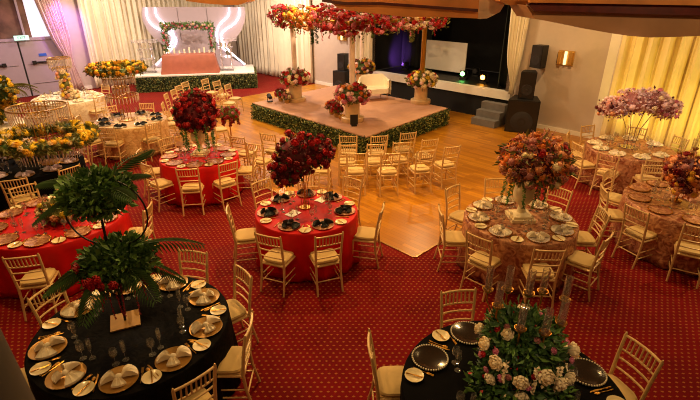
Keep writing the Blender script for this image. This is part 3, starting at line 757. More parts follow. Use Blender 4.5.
# candle tubes
def tube_candle(root, x, y, z, h=.22, r_=.028, cup='gold', lit=False):
    mb = MB(); mb.lathe([(.008, -.1), (.008, -.02), (.022, -.01), (.042, .012), (.046, .026), (.042, .026), (.02, .0), (.001, 0)], (x, y, z), 14); mb.build('candle_cup', cup, root)
    mb = MB(); mb.lathe([(r_, .012), (r_, h), (r_ - .002, h), (r_ - .002, .014)], (x, y, z), 16); g = MB(); N = 16
    mb.f = [f for f in mb.f if len(f) == 4]; mb.build('glass_tube', 'glass', root)
# T8 autumn arrangement
r = stand_root('autumn_centrepiece', (5.08, 6.62), ZT, 'autumn orange and burgundy flower bouquet with candle tubes on the table beside the peach-urn table', 'flower arrangement')
mb = MB(); mb.lathe([(.08, 0), (.08, .02), (.02, .03), (.02, .15), (.07, .25), (.07, .27), (.001, .27)], n=16); mb.build('stand', 'gold', r)
bl = [((.02, 0, .52), (.3, .3, .22)), ((.05, -.05, .3), (.18, .18, .2))]
core(r, bl, 'burg', .8); foliage(r, bl, 700, 'peach', .07, .05)
for (c, rr), n in zip(bl, (60, 20)): ball_flowers(r, c, rr, n, ['orange', 'peach', 'burg', 'mauve', 'red2', 'mustard'], .055, kinds=('rose', 'hydrangea'))
for i, (x, y, z) in enumerate(((.05, .05, .75), (.14, .12, .8), (-.06, .14, .72), (.22, -.02, .76), (.12, -.1, .7))): tube_candle(r, x, y, z, .24)

# T5 small arrangement
r = stand_root('small_yellow_arrangement', at(59, 213, .88), ZT, 'small low arrangement of yellow roses and foliage on the vivid red cloth', 'flower arrangement')
bl = [((0, 0, .15), (.25, .25, .13))]; mb = MB(); mb.lathe([(.07, 0), (.08, .08), (.001, .08)], n=14); mb.build('bowl', 'gold', r)
core(r, bl, 'leafo', .8); foliage(r, bl, 260, 'leafo', .1, .045); ball_flowers(r, bl[0][0], bl[0][1], 20, ['ivoryp', 'yellow', 'peach'], .055, zmin=-.2)

# T1 palm stand
r = stand_root('palm_stand', (-2.24, 3.74), ZT, 'tall black stand with two leafy palm bunches and hanging red blooms on black velvet', 'flower arrangement')
mb = MB(); mb.box((0, 0, .008), (.27, .27, .014), R(25)); tag(mb.build('base_plate', 'goldp', r, smooth=False), 'square brushed gold base')
mb = MB(); mb.tube([(0, 0, .01), (.0, 0, .6), (.02, .0, 1.5)], .012, 8); mb.build('pole', 'black', r)
def ring(c, rad, r_=.008, a0=0, a1=2 * PI, tilt=Matrix.Identity(3), m='black', root=None, name='hoop'):
    mb = MB(); n = 40; mb.tube([Vector(c) + tilt @ Vector((rad * math.cos(a0 + (a1 - a0) * i / n), 0, rad * math.sin(a0 + (a1 - a0) * i / n))) for i in range(n + 1)], r_, 6); mb.build(name, m, root)
ring((.0, 0, 1.18), .3, root=r, a0=R(60), a1=R(300)); ring((.1, 0, 1.2), .33, root=r, a0=R(-75), a1=R(95))
bl = [((.07, 0, .7), (.29, .29, .19))]; bu = [((.03, 0, 1.4), (.25, .25, .17))]
core(r, bl, 'leafd', .75); core(r, bu, 'leafd', .75)
foliage(r, bl, 1500, 'leafd', .075, .038); foliage(r, bu, 1300, 'leafd', .07, .036); foliage(r, bu, 500, 'leaf', .08, .05, out=1.15); foliage(r, bl, 500, 'leaf', .08, .05, out=1.15)
for i in range(6):
    frond(r, (.05, 0, .72), R((20, -150, 185, -40, 100, -95)[i]), R(rnd.uniform(-10, 25)), rnd.uniform(.62, .74), droop=.9, lw=.2)
frond(r, (.1, 0, .78), R(8), R(28), .8, droop=.9, lw=.2); frond(r, (.0, 0, .72), R(190), R(5), .7, droop=1.1, lw=.2); frond(r, (0, 0, 1.45), R(165), R(20), .62, droop=.8, lw=.17); frond(r, (.05, .05, 1.45), R(70), R(30), .7, droop=.7, lw=.18)
for i in range(5):
    frond(r, (.03, 0, 1.42), R((60, 160, 200, 120, -30)[i]), R(rnd.uniform(0, 30)), rnd.uniform(.5, .62), droop=.9, lw=.16)
for i in range(10):
    a = R(rnd.uniform(200, 350)); f_ = rnd.uniform(.6, 1); z = rnd.uniform(-.08, .12)
    p = Vector((.1 + .35 * math.cos(a), .35 * math.sin(a), .66 + z)); put_bloom(r, 'rose', 'red1', p, Vector((math.cos(a), math.sin(a), .2)), .05)
for i in range(9):
    a = R(rnd.uniform(180, 360)); trail(r, (.08 + .2 * math.cos(a), .2 * math.sin(a), .6), rnd.uniform(.25, .42), 'amaranth', name='hanging_bloom', l=.014, w=.012, n=22)

# T2 white rose arrangement with candle tubes
r = stand_root('white_rose_centrepiece', (1.4, 2.95), ZT, 'white rose and greenery centrepiece with gold candle cups in glass tubes', 'flower arrangement')
mb = MB(); mb.lathe([(.12, 0), (.12, .02), (.03, .03), (.02, .25), (.06, .35), (.001, .35)], n=20); mb.build('stand', 'gold', r)
bl = [((0, 0, .32), (.3, .3, .28)), ((0, .02, .5), (.26, .26, .14)), ((-.05, -.12, .12), (.34, .28, .12))]
core(r, bl, 'leafd', .7); foliage(r, bl, 2000, 'leafd', .085, .045); foliage(r, bl, 900, 'leaf', .075, .035, out=1.15); foliage(r, bl, 90, 'ivoryp', .03, .025, name='small_blossoms', out=1.12); foliage(r, bl, 160, 'red1', .03, .025, name='small_blossoms', out=1.1)
for d, s in [((-.9, -.2, .45), .066), ((-.75, -.6, .3), .07), ((-.35, -.95, .1), .07), ((.1, -1, .3), .075), ((.45, -.9, .0), .07), ((.85, -.3, .35), .075), ((-.5, -.3, .85), .06), ((.8, .3, .5), .055), ((-.85, .3, .4), .06), ((.1, .5, .9), .06), ((-.25, -.9, -.5), .07), ((.5, .7, .6), .06), ((-.4, .8, .5), .06), ((.75, -.7, -.1), .065), ((-.8, -.55, -.3), .06)]:
    d = Vector(d).normalized(); put_bloom(r, 'rose', 'ivoryp', Vector((d.x * .37, d.y * .37, .34 + d.z * .3)), d, s * 1.0)
for i in range(24):
    d = rand_dir(); d.z = abs(d.z) * .8 - .2; d.y = -abs(d.y) if i % 3 else d.y; d.normalize()
    put_bloom(r, 'rose', rnd.choice(['pinkp', 'red1', 'pinkp', 'mauve']), Vector((d.x * .36, d.y * .36, .34 + d.z * .3)), d, .032)
for i, (x, y, L) in enumerate(((-.03, -.36, .26), (.14, -.35, .24), (-.24, -.3, .2))):
    mb = MB(); 
    for j in range(60):
        t = j / 60; mb.leaf(Vector((x, y, .5 - L * t)), rand_dir(), rand_dir(), .03 * (1 - .4 * t), .024)
    mb.build('hanging_orchid', 'ivoryp', r, smooth=False)
for x, y, z in ((-.24, .04, .74), (-.12, -.16, .68), (.06, -.18, .66), (.22, -.08, .67), (-.12, .2, .78), (.02, .12, .8), (.17, .2, .76), (-.26, .26, .74), (.32, .12, .74)):
    mb = MB(); mb.tube([(x * .4, y * .4, .35), (x, y, z - .09)], .006, 6); mb.build('candle_arm', 'gold', r); tube_candle(r, x, y, z, .23, .03)

# crystal tiers
def crystal_ring(root, z, rad, h, m='crystal', n=28, top='goldp'):
    mb = MB()
    for k in range(n):
        a = 2 * PI * k / n; x, y = rad * math.cos(a), rad * math.sin(a)
        mb.tube([(x, y, z), (x, y, z - h * .45), (x * .98, y * .98, z - h)], [.011, .014, .003], 5)
    mb.build('crystal_fringe', m, root)
    mb = MB(); pts = [(rad * math.cos(2 * PI * k / 36), rad * math.sin(2 * PI * k / 36), z) for k in range(37)]; mb.tube(pts, .014, 6); 
    for k in range(4): a = PI * k / 4; mb.tube([(-rad * math.cos(a), -rad * math.sin(a), z), (rad * math.cos(a), rad * math.sin(a), z)], .006, 5)
    mb.build('tier_ring', top, root)
def flower_ring(root, z, rad, thick, n, mats, size, leafm, nl):
    mb = MB()
    for _ in range(nl):
        a = rnd.uniform(0, 2 * PI); q = rad + rnd.uniform(-thick, thick); p = Vector((q * math.cos(a), q * math.sin(a), z + rnd.uniform(-thick * .6, thick * .6)))
        mb.leaf(p, rand_dir(), rand_dir(), .1, .05)
    mb.build('foliage', leafm, root, smooth=False)
    mb = MB(); mb.tube([(rad * math.cos(2 * PI * k / 36), rad * math.sin(2 * PI * k / 36), z) for k in range(37)], thick * .55, 8); mb.build('floral_foam', 'leafd', root)
    for i in range(n):
        a = 2 * PI * i / n * 3 + rnd.uniform(-.1, .1); e = R(rnd.uniform(-30, 200)); d = Vector((math.cos(a) * math.cos(e), math.sin(a) * math.cos(e), math.sin(e)))
        p = Vector((rad * math.cos(a), rad * math.sin(a), z)) + d * thick * .8
        put_bloom(root, 'rose' if i % 3 else 'hydrangea', rnd.choice(mats), p, d, size * rnd.uniform(.7, 1.15))
r = stand_root('crystal_tier_centrepiece', (-5.6, 11.5), ZT, 'tiered crystal stand topped by an orange flower ring on the champagne table', 'flower arrangement')
mb = MB(); mb.lathe([(.2, 0), (.2, .012), (.19, .015)], n=24)
for k in range(4): a = R(45 + 90 * k); mb.tube([(.12 * math.cos(a), .12 * math.sin(a), .01), (.12 * math.cos(a), .12 * math.sin(a), 1.25)], .009, 6)
mb.build('stand', 'gold', r)
crystal_ring(r, .62, .37, .17); crystal_ring(r, .82, .19, .16, n=16); crystal_ring(r, 1.05, .36, .18)
flower_ring(r, 1.25, .54, .11, 96, ['mustard', 'orange', 'mustard', 'yellow', 'yellow'], .065, 'leafo', 1300)
r = stand_root('crystal_tier_centrepiece', (-5.68, 8.4), ZT, 'large yellow flower ring with crystal tiers above the black-clothed table', 'flower arrangement')
mb = MB(); mb.lathe([(.2, 0), (.2, .012), (.19, .015)], n=24)
for k in range(4): a = R(45 + 90 * k); mb.tube([(.14 * math.cos(a), .14 * math.sin(a), .01), (.14 * math.cos(a), .14 * math.sin(a), 1.15)], .009, 6)
mb.build('stand', 'gold', r)
crystal_ring(r, .36, .56, .26, n=60); crystal_ring(r, 1.06, .48, .26, n=60); crystal_ring(r, .9, .22, .2, n=24)
flower_ring(r, .47, .72, .15, 100, ['yellow', 'yellow', 'mustard', 'yellow', 'ivoryp'], .075, 'leafo', 2200)
# T10 cascade column
r = stand_root('cascade_stand', (-8.5, 14.1), ZT, 'crystal-topped column with cream flowers spilling down on the farthest ivory table', 'flower arrangement')
mb = MB(); mb.lathe([(.17, 0), (.17, .015), (.05, .02), (.05, .8), (.16, .82), (.001, .82)], n=20); mb.build('stand', 'gold', r)
crystal_ring(r, 1.15, .3, .3, n=26); crystal_ring(r, .88, .24, .1, n=20)
bl = [((.05, -.1, .65), (.16, .14, .14)), ((.1, -.12, .4), (.15, .13, .16)), ((.18, -.14, .14), (.22, .18, .12))]
core(r, bl, 'leafo', .8)
for (c, rr), n in zip(bl, (16, 16, 24)): ball_flowers(r, c, rr, n, ['ivoryp', 'ivoryp', 'peach', 'yellow'], .07, kinds=('rose', 'hydrangea'))
# T12 yellow bush with palm at frame edge
r = stand_root('yellow_flower_centrepiece', (-8.55, 11.1), ZT, 'yellow flower bouquet with an arching palm leaf cut by the picture edge', 'flower arrangement')
mb = MB(); mb.lathe([(.12, 0), (.12, .015), (.025, .03), (.025, .5), (.08, .55), (.001, .55)], n=20); mb.build('stand', 'gold', r)
bl = [((.25, 0, .78), (.3, .3, .35)), ((.2, .0, .35), (.26, .26, .24))]; core(r, bl, 'leafd', .8); foliage(r, bl, 700, 'leafo', .13, .06)
for (c, rr), n in zip(bl, (44, 26)): ball_flowers(r, c, rr, n, ['yellow', 'mustard', 'yellow'], .08)
for a in (-20, 10, 60, 200): frond(r, (.3, 0, .8), R(a), R(35), .9, droop=1.4, lw=.2, m='leafo')

# ================================================================= PODIUM AND CANOPY
PC = [(-3.05, 14.56), (.4, 10.93), (2.93, 13.88), (-.51, 17.45)]
r = empty('podium', (0, 14.2, 0), 0, 'raised square podium with rosy felt top and clipped hedge sides', 'podium')
O = Vector((0, 14.2, 0)); pc = [Vector((*p, 0)) - O for p in PC]
mb = MB(); mb.prism([p + Vector((0, 0, .455)) for p in pc], (0, 0, .045)); mb.build('deck', 'podtop', r, smooth=False)
mb = MB(); mb.prism([p * .96 + Vector((0, 0, .013)) for p in pc], (0, 0, .44)); mb.build('base', 'hedgeb', r, smooth=False)
def hedge(root, a, b, z0, z1, n, thick=.07):
    a = Vector(a); b = Vector(b); d = (b - a).normalized(); nn = Vector((d.y, -d.x, 0)); L = (b - a).length
    mb = MB(); mb.prism([a + Vector((0, 0, z0)), b + Vector((0, 0, z0)), b + Vector((0, 0, z1)), a + Vector((0, 0, z1))], -nn * .04)
    h = mb.build('hedge_panel', 'hedgeb', root, smooth=False)
    for m_, f in (('hedge', .68), ('hedgel', .32)):
        mb = MB()
        for _ in range(int(n * f)):
            p = a + d * rnd.uniform(-.02, L + .02) + nn * rnd.uniform(0.005, thick) + Vector((0, 0, rnd.uniform(z0, z1 + .01)))
            mb.leaf(p, rand_dir() + nn * .4, rand_dir(), .055, .038)
        mb.build('foliage', m_, h, smooth=False)
for i in range(4): hedge(r, pc[i], pc[(i + 1) % 4], .013, .47, (4200, 3200, 500, 500)[i])

r = empty('flower_canopy', (0, 14.2, .5), 0, 'four-poled wedding canopy crowned with red, orange and white flowers', 'canopy')
PP = {'L': (-1.72, 14.85), 'F': (.06, 12.42), 'R': (2.2, 14.55), 'B': (.42, 16.98)}
loc = {k: Vector((v[0], v[1] - 14.2, 0)) for k, v in PP.items()}
for k, p in loc.items():
    mb = MB(); mb.lathe([(.075, .06), (.075, 2.5)], (p.x, p.y, 0), 16); tag(mb.build('pole', 'pearl' if k != 'R' else 'gold', r), 'pearly wrapped pole' if k != 'R' else 'gold pole')
edges = [('L', 'F'), ('F', 'R'), ('R', 'B'), ('B', 'L')]
cc = (loc['L'] + loc['R'] + loc['F'] + loc['B']) / 4
loc = {k: cc + (p - cc) * 1.24 for k, p in loc.items()}
for a, b in edges:
    mb = MB(); mb.tube([loc[a] + Vector((0, 0, 2.5)), loc[b] + Vector((0, 0, 2.5))], .05, 8); mb.build('beam', 'gold', r)
extra = {}; cnt = 0
def canopy_col(e, t):
    if e == 0: return rnd.choice(['red1', 'red1', 'pinkp', 'red2'] if t < .22 or t > .62 else ['orange', 'orange', 'peach', 'mustard'])
    if e == 1: return rnd.choice(['red1', 'red2', 'pinkp'] if t < .5 else (['ivoryp', 'blush', 'pinkp', 'red1', 'ivoryp'] if t < .93 else ['red1', 'pinkp']))
    return rnd.choice(['red1', 'pinkp', 'blush', 'red2'])
for e, (a, b) in enumerate(edges):
    n = (260, 250, 110, 110)[e]
    for i in range(n):
        t = (i + rnd.random()) / n * 1.06 - .03; an = rnd.uniform(0, 2 * PI); A = (loc[a] * (1 - t) + loc[b] * t)
        dd = (loc[b] - loc[a]).normalized(); sd = Vector((dd.y, -dd.x, 0)); o = sd * math.cos(an) + Vector((0, 0, 1)) * math.sin(an)
        p = A + Vector((0, 0, 2.52)) + o * rnd.uniform(.12, .27); m_ = canopy_col(e, t); s = rnd.uniform(.06, .095)
        if e < 2 and cnt < 100 and (math.cos(an) > -.1) and rnd.random() < .4:
            put_bloom(r, rnd.choice(('rose', 'rose', 'hydrangea')), m_, p, o, s); cnt += 1
        else: extra.setdefault(m_, []).append((p, o, s))
    mb = MB()
    for _ in range(500 if e < 2 else 160):
        t = rnd.random(); A = loc[a] * (1 - t) + loc[b] * t; mb.leaf(A + Vector((0, 0, 2.5)) + rand_dir() * .3, rand_dir(), rand_dir(), .1, .05)
    mb.build('foliage', 'leafo', r, smooth=False)
for m_, lst in extra.items():
    mb = MB(); src = bloom('rose', m_); vs = [v.co.copy() for v in src.vertices]; fs = [tuple(p.vertices) for p in src.polygons]
    for p, o, s in lst:
        q = o.to_track_quat('Z', 'Y'); mb.add([q @ (v * s) + p for v in vs], fs)
    mb.build('small_blossoms', m_, r)['kind'] = 'stuff'
for i in range(20):
    e = rnd.choice((0, 0, 1, 1, 3)); a, b = edges[e]; t = rnd.random(); A = loc[a] * (1 - t) + loc[b] * t
    trail(r, A + Vector((0, 0, 2.3)), rnd.uniform(.12, .3), rnd.choice(['red1', 'pinkp', 'red1', 'leaf']), name='hanging_bloom', n=8, l=.035, w=.022)
A = loc['F'] * .35 + loc['R'] * .65
for k in range(4): trail(r, A + Vector((rnd.uniform(-.1, .1), 0, 2.36)), .42, 'leafo', name='hanging_bloom', n=10, l=.05, w=.035)
A = loc['L'] * .45 + loc['F'] * .55
for k in range(4): trail(r, A + Vector((rnd.uniform(-.1, .1), 0, 2.36)), .42, 'leafd', name='trailing_vine', n=10, l=.07, w=.03)

def pole_vase(p, label, ms, drop=.0, leafm='leafo'):
    r = empty('flower_vase', (p[0], p[1] - .0, .5), 0, label, 'flower vase')
    mb = MB(); mb.lathe([(.3, 0), (.31, .02), (.31, .11), (.29, .125), (.2, .125)], n=28); mb.build('plinth', 'champ', r)
    mb = MB(); mb.lathe([(.18, .125), (.2, .13), (.2, .5), (.21, .52), (.1, .52)], n=24); tag(mb.build('vase', 'champ', r), 'cylindrical vase')
    bl = [((0, 0, .72), (.42, .42, .24))]; core(r, bl, 'leafd', .8); foliage(r, bl, 420, leafm, .12, .055); ball_flowers(r, bl[0][0], bl[0][1], 56, ms, .085, kinds=('rose', 'rose', 'hydrangea'), zmin=-.6)
pole_vase(PP['L'], 'vase of red and blush flowers around the canopy pole nearest the backdrop', ['red1', 'red1', 'blush', 'ivoryp', 'red2'])
pole_vase(PP['F'], 'vase of pink and red flowers around the front canopy pole', ['red1', 'blush', 'pinkp', 'orange', 'red2'])
pole_vase(PP['R'], 'vase of white and red flowers around the gold canopy pole', ['ivoryp', 'red1', 'blush', 'ivoryp', 'yellow'])
pole_vase(PP['B'], 'vase of peach flowers around the rear canopy pole behind the settee', ['peach', 'blush', 'mustard', 'burg'])

# floor bunches on the podium
def bunch(p, label, ms, s=.16, vm='goldp', z=.5):
    r = empty('flower_bunch', (p[0], p[1], z), 0, label, 'flower bunch')
    mb = MB(); mb.lathe([(.07, 0), (.09, .1), (.08, .13), (.001, .13)], n=16); mb.build('bowl', vm, r)
    bl = [((0, 0, .13 + s * .7), (s, s, s * .8))]; core(r, bl, 'leafo', .8); foliage(r, bl, 120, 'leafo', .08, .04); ball_flowers(r, bl[0][0], bl[0][1], 20, ms, .06, zmin=-.5)
bunch(at(281, 101, .5), 'red flower bunch beside the small black lamp on the podium', ['red1', 'red2', 'red1'])
bunch(at(287, 103, .5), 'tan and cream flower bunch at the edge of the podium', ['peach', 'ivoryp', 'mauve'], .12)
bunch(at(332, 114, .5), 'orange and red flower bunch left of the gold bowl on the podium', ['orange', 'red1', 'mauve'], .15)
bunch(at(337, 117, .5), 'red flower bunch just behind the gold bowl on the podium', ['red1', 'red2'], .15)
p = at(342, 120, .5); mb = MB(); mb.lathe([(.03, 0), (.09, .05), (.1, .1), (.08, .14), (.07, .14), (.001, .05)], (p[0], p[1], .5), 18); tag(mb.build('gold_bowl', 'gold'), 'round gold bowl near the front corner of the podium', 'bowl')
p = at(354, 126, .5); r = empty('sign_stand', (p[0], p[1], .5), R(10), 'small black sign standing on the front corner of the podium', 'sign')
mb = MB(); mb.box((0, 0, .17), (.2, .02, .26)); mb.build('sign_board', 'black', r, smooth=False); mb = MB(); mb.box((0, .0, .02), (.14, .1, .04)); mb.build('foot', 'black', r, smooth=False)
p = at(270, 102, .5); r = empty('stage_lamp', (p[0], p[1], .5), R(30), 'small black uplight on the corner of the hedge podium', 'lamp')
mb = MB(); mb.tube([(0, -.06, .14), (0, .08, .2)], [.06, .07], 14); mb.build('lamp_head', 'black', r); mb = MB(); mb.box((0, 0, .015), (.14, .12, .03)); mb.box((-.075, 0, .09), (.012, .03, .16)); mb.box((.075, 0, .09), (.012, .03, .16)); mb.build('bracket', 'black', r, smooth=False)
p = at(281, 99, .5)

# settee
r = empty('settee', (.78, 15.0, .5), R(22), 'curved channel-backed cream settee on the podium under the canopy', 'sofa')
r.scale = (.76, .76, .9)
mb = MB(); N = 24; vs = []
outer = lambda a, k: (math.cos(a) * .72 * k, math.sin(a) * .42 * k)
for k_, z in ((1, .16), (1.03, .5), (1.0, .82), (.94, .85), (.86, .8), (.86, .3), (.86, .16)):
    for i in range(N * 2 + 1):
        a = R(-15) + R(210) * i / (N * 2); f = k_ * (1 + (.02 if i % 3 == 0 else 0)); x, y = outer(a, f)
        zz = z if z < .45 else z - .22 * max(0, math.cos(2 * (a - PI / 2)) * -1) * .8
        vs.append((x, y, zz))
W_ = N * 2 + 1
mb.add(vs, [(j * W_ + i, j * W_ + i + 1, (j + 1) * W_ + i + 1, (j + 1) * W_ + i) for j in range(6) for i in range(W_ - 1)]); mb.build('backrest', 'sofa', r)
mb = MB(); mb.prism([(*outer(R(-15 + 210 * i / 20), .9), .26) for i in range(21)] + [(-.45, -.36, .26), (.45, -.36, .26)], (0, 0, .17)); mb.build('seat_cushion', 'sofa', r)
for x, y in ((-.5, -.2), (.5, -.2), (-.4, .25), (.4, .25)): mb = MB(); mb.tube([(x, y, 0), (x, y, .27)], [.012, .02], 8); mb.build('leg', 'gold', r)

# ================================================================= BACKDROP STAGE
ra = math.atan2(1.0, 4.78)
nx, ny = -math.sin(ra), math.cos(ra); dx_, dy_ = math.cos(ra), math.sin(ra)
RA = Vector((-8.4, 18.55, 0)); RB = Vector((-3.9, 19.5, 0)); dv = (RB - RA).normalized(); nv = Vector((-dv.y, dv.x, 0))
r = empty('backdrop_stage', (-6.1, 19.0, 0), 0, 'low white-topped stage with clipped hedge front below the illuminated backdrop', 'stage')
O = Vector((-6.1, 19.0, 0)); a = RA - O; b = RB - O
mb = MB(); mb.prism([a + Vector((0, 0, .58)), b + Vector((0, 0, .58)), b + nv * 2.2 + Vector((0, 0, .58)), a + nv * 2.2 + Vector((0, 0, .58))], (0, 0, .05)); tag(mb.build('deck', 'white', r, smooth=False), 'white deck')
mb = MB(); mb.prism([a * .98 + nv * .03, b * .98 + nv * .03, b * .98 + nv * 2.15, a * .98 + nv * 2.15], (0, 0, .58)); mb.build('base', 'hedgeb', r, smooth=False)
hedge(r, a, b, .005, .57, 4200); hedge(r, b, b + nv * 2.2, .005, .57, 1500)
kp = nv.dot(RA + nv * 1.9)
def HP(px, py, k=kp): return Vector(hit(px, py, nv.x, nv.y, k))
r = empty('illuminated_backdrop', (-6.5, 20.8, .63), 0, 'white goblet-shaped backdrop with curving white light tubes on the hedge stage', 'backdrop')
O = r.location.copy()
ol = [(142.4, 7), (244.4, 7), (245.5, 14), (244.5, 22), (241, 31), (236, 38), (229, 44), (223, 48), (226, 54), (233, 59), (241, 63), (246, 67.5), (150, 67.5), (160, 60), (166, 54), (168, 48), (161, 43), (153, 37), (146.5, 29), (142.6, 20), (141.6, 13)]
mb = MB(); pts = [HP(x, y) - O for x, y in ol]
zs = .0
mb.prism([Vector((p.x, p.y, max(p.z, 0.0))) for p in pts], nv * .12); mb.build('panel', 'panel', r, smooth=False)
for xs in (179, 208):
    mb = MB(); p = HP(xs, 8, kp - .01) - O; q = HP(xs, 40, kp - .01) - O; mb.box(((p.x + q.x) / 2, (p.y + q.y) / 2, (p.z + q.z) / 2), (.012, .012, abs(p.z - q.z)), ra); mb.build('panel_seam', 'post', r, smooth=False)
def smooth_pts(pts, n=6):
    out = []
    P_ = [pts[0]] + pts + [pts[-1]]
    for i in range(1, len(P_) - 2):
        for j in range(n):
            t = j / n; p0, p1, p2, p3 = P_[i - 1], P_[i], P_[i + 1], P_[i + 2]
            out.append(.5 * ((2 * p1) + (-p0 + p2) * t + (2 * p0 - 5 * p1 + 4 * p2 - p3) * t * t + (-p0 + 3 * p1 - 3 * p2 + p3) * t ** 3))
    out.append(pts[-1]); return out
def led(px):
    mb = MB(); mb.tube(smooth_pts([HP(130 + x / 5, y / 5, kp - .06) - O for x, y in px]), .038, 8); tag(mb.build('light_tube', 'led', r), 'glowing white light tube')
led([(545, 38), (545, 80), (520, 120), (475, 150), (455, 180), (470, 220), (510, 268), (575, 322)])
led([(495, 38), (490, 80), (455, 115), (436, 150), (434, 190), (452, 225), (480, 255)])
led([(80, 38), (85, 85), (110, 125), (150, 150), (190, 165), (228, 190), (225, 225), (190, 262), (130, 325)])
led([(125, 38), (132, 75), (158, 110), (192, 130), (215, 160), (212, 200), (190, 245)])
# floor-level white draping ends removed; draped gift table
c = (HP(163, 74, kp - 1.3) + HP(220, 74, kp - 1.3)) / 2; c.z = .63
w = (HP(163, 74, kp - 1.3) - HP(220, 74, kp - 1.3)).length
r = empty('sweetheart_table', tuple(c), ra, 'rose satin draped head table in front of the illuminated backdrop', 'table')
mb = MB(); N = 60; vs = []
def rectp(t, hw, hd):
    per = t * 4; k = int(per) % 4; f = per - int(per); P4 = [(-hw, -hd), (hw, -hd), (hw, hd), (-hw, hd)]; p, q = P4[k], P4[(k + 1) % 4]; return (p[0] + (q[0] - p[0]) * f, p[1] + (q[1] - p[1]) * f)
for hw, hd, z, am in ((.01, .01, .72, 0), (w * .44, .36, .72, 0), (w * .45, .37, .70, .0), (w * .47, .4, .35, .015), (w * .5, .43, .005, .03)):
    for i in range(N):
        x, y = rectp(i / N, hw, hd); s_ = 1 + am * math.sin(i * 1.9); vs.append((x * s_, y * s_, z))
mb.add(vs, [(j * N + i, (j + 1) * N + i, (j + 1) * N + (i + 1) % N, j * N + (i + 1) % N) for j in range(4) for i in range(N)]); mb.build('drape', 'peachcloth', r)
tz = .63 + .722
for i in range(11):
    u = -.46 + .092 * i; p = c + Vector((dx_, dy_, 0)) * (u * w * .95) + Vector((nx, ny, 0)) * .22
    h = .1 + .06 * ((i * 7) % 3); mb = MB(); mb.lathe([(.035, 0), (.035, h), (.03, h), (.004, h + .005), (.003, h + .02), (.001, h + .02)], (p.x, p.y, tz), 10)
    o = mb.build('candle', 'candle'); tag(o, '%s cream candle from the left on the rose satin head table' % ['first', 'second', 'third', 'fourth', 'fifth', 'sixth', 'seventh', 'eighth', 'ninth', 'tenth', 'eleventh'][i], 'candle', 'candles on the head table')
# flower arch over the table
r = empty('flower_arch', (c.x + nx * .65, c.y + ny * .65, .63), ra, 'square flower-covered arch of pink and green blooms behind the head table', 'arch')
hw = w * .41; zt = 1.72
for s_ in (-1, 1): mb = MB(); mb.tube([(s_ * hw, 0, 0), (s_ * hw, 0, zt)], .02, 8); mb.build('post', 'white', r)
mb = MB(); mb.tube([(-hw, 0, zt), (hw, 0, zt)], .02, 8); mb.build('crossbar', 'white', r)
mb = MB()
for _ in range(1500):
    if rnd.random() < .62: p = Vector((rnd.uniform(-hw - .1, hw + .1), rnd.uniform(-.12, .12), zt + rnd.uniform(-.12, .14)))
    else: p = Vector((rnd.choice((-1, 1)) * hw + rnd.uniform(-.12, .12), rnd.uniform(-.1, .1), zt - rnd.uniform(0, .95)))
    mb.leaf(p, rand_dir(), rand_dir(), .1, .05)
mb.build('foliage', 'leaf', r, smooth=False)
for i in range(44):
    if i < 26: p = Vector((-hw + 2 * hw * i / 25, -.1 + rnd.uniform(-.03, .03), zt + rnd.uniform(-.1, .12)))
    else: p = Vector(((-1) ** i * hw + rnd.uniform(-.08, .08), -.1, zt - .85 * (i - 26) / 18))
    put_bloom(r, 'rose', rnd.choice(['blush', 'mauve', 'pinkp', 'ivoryp']), p, Vector((0, -1, .3)).normalized(), .06)
# acrylic pedestals
def pedestal(px, label):
    p = HP(px, 72, kp - 1.1); r = empty('acrylic_pedestal', (p.x, p.y, .63), ra, label, 'pedestal')
    mb = MB(); mb.box((0, 0, 1.22), (.95, .4, .1)); mb.build('top_shelf', 'acrylic', r, smooth=False)
    mb = MB(); mb.box((0, 0, .92), (.6, .34, .05)); mb.build('shelf', 'acrylic', r, smooth=False)
    mb = MB(); mb.box((0, 0, .55), (.5, .34, .04)); mb.build('shelf', 'acrylic', r, smooth=False)
    for x, y in ((-.2, -.12), (.2, -.12), (-.2, .12), (.2, .12)): mb = MB(); mb.tube([(x, y, 0), (x, y, 1.17)], .03, 8); mb.build('leg', 'acrylic', r)
    mb = MB(); mb.box((0, 0, .02), (.5, .35, .04)); mb.build('foot', 'acrylic', r, smooth=False)
    for k, (x, z) in enumerate(((-.15, .96), (.0, .96), (.15, .96))):
        q = Vector((p.x, p.y, .63)) + Vector((dx_, dy_, 0)) * x; mb = MB(); mb.lathe([(.035, 0), (.035, .14), (.001, .14)], (q.x, q.y, .63 + .945), 10)
        tag(mb.build('candle', 'candle'), '%s white pillar candle on the %s' % (['left', 'middle', 'right'][k], label.split(' with')[0]), 'candle')
pedestal(150, 'clear acrylic pedestal left of the head table with glowing edges'); pedestal(228, 'clear acrylic pedestal right of the head table with glowing edges')

# ================================================================= STAGE EQUIPMENT
def speaker(name, p, z, d, rz, label, wall=False):
    r = empty(name, (p[0], p[1], z), rz, label, 'speaker'); w_, dp, h = d
    mb = MB(); mb.prism([(-w_ / 2, -dp / 2, 0), (w_ / 2, -dp / 2, 0), (w_ * .36, dp / 2, 0), (-w_ * .36, dp / 2, 0)], (0, 0, h)); mb.build('cabinet', 'speaker', r, smooth=False)
    mb = MB(); mb.box((0, -dp / 2 - .008, h / 2), (w_ * .92, .014, h * .94)); g = mb.build('grille', 'grille', r, smooth=False)
    mb = MB(); mb.lathe([(w_ * .36, 0), (w_ * .34, .01), (w_ * .1, -.01 + .012), (.001, .014)], n=24); q = mb.build('cone', 'dark', g); q.rotation_euler = (R(90), 0, 0); q.location = (0, -dp / 2 - .012, h * .34)
    if wall:
        mb = MB(); mb.tube([(0, dp / 2, h * .4), (0, dp / 2 + .16, h * .4)], .025, 8); mb.box((0, dp / 2 + .16, h * .4), (.12, .02, .2)); mb.build('wall_bracket', 'black', r, smooth=False)
    return r
p = at(523, 123, 0); sp = (4.98, 13.27)
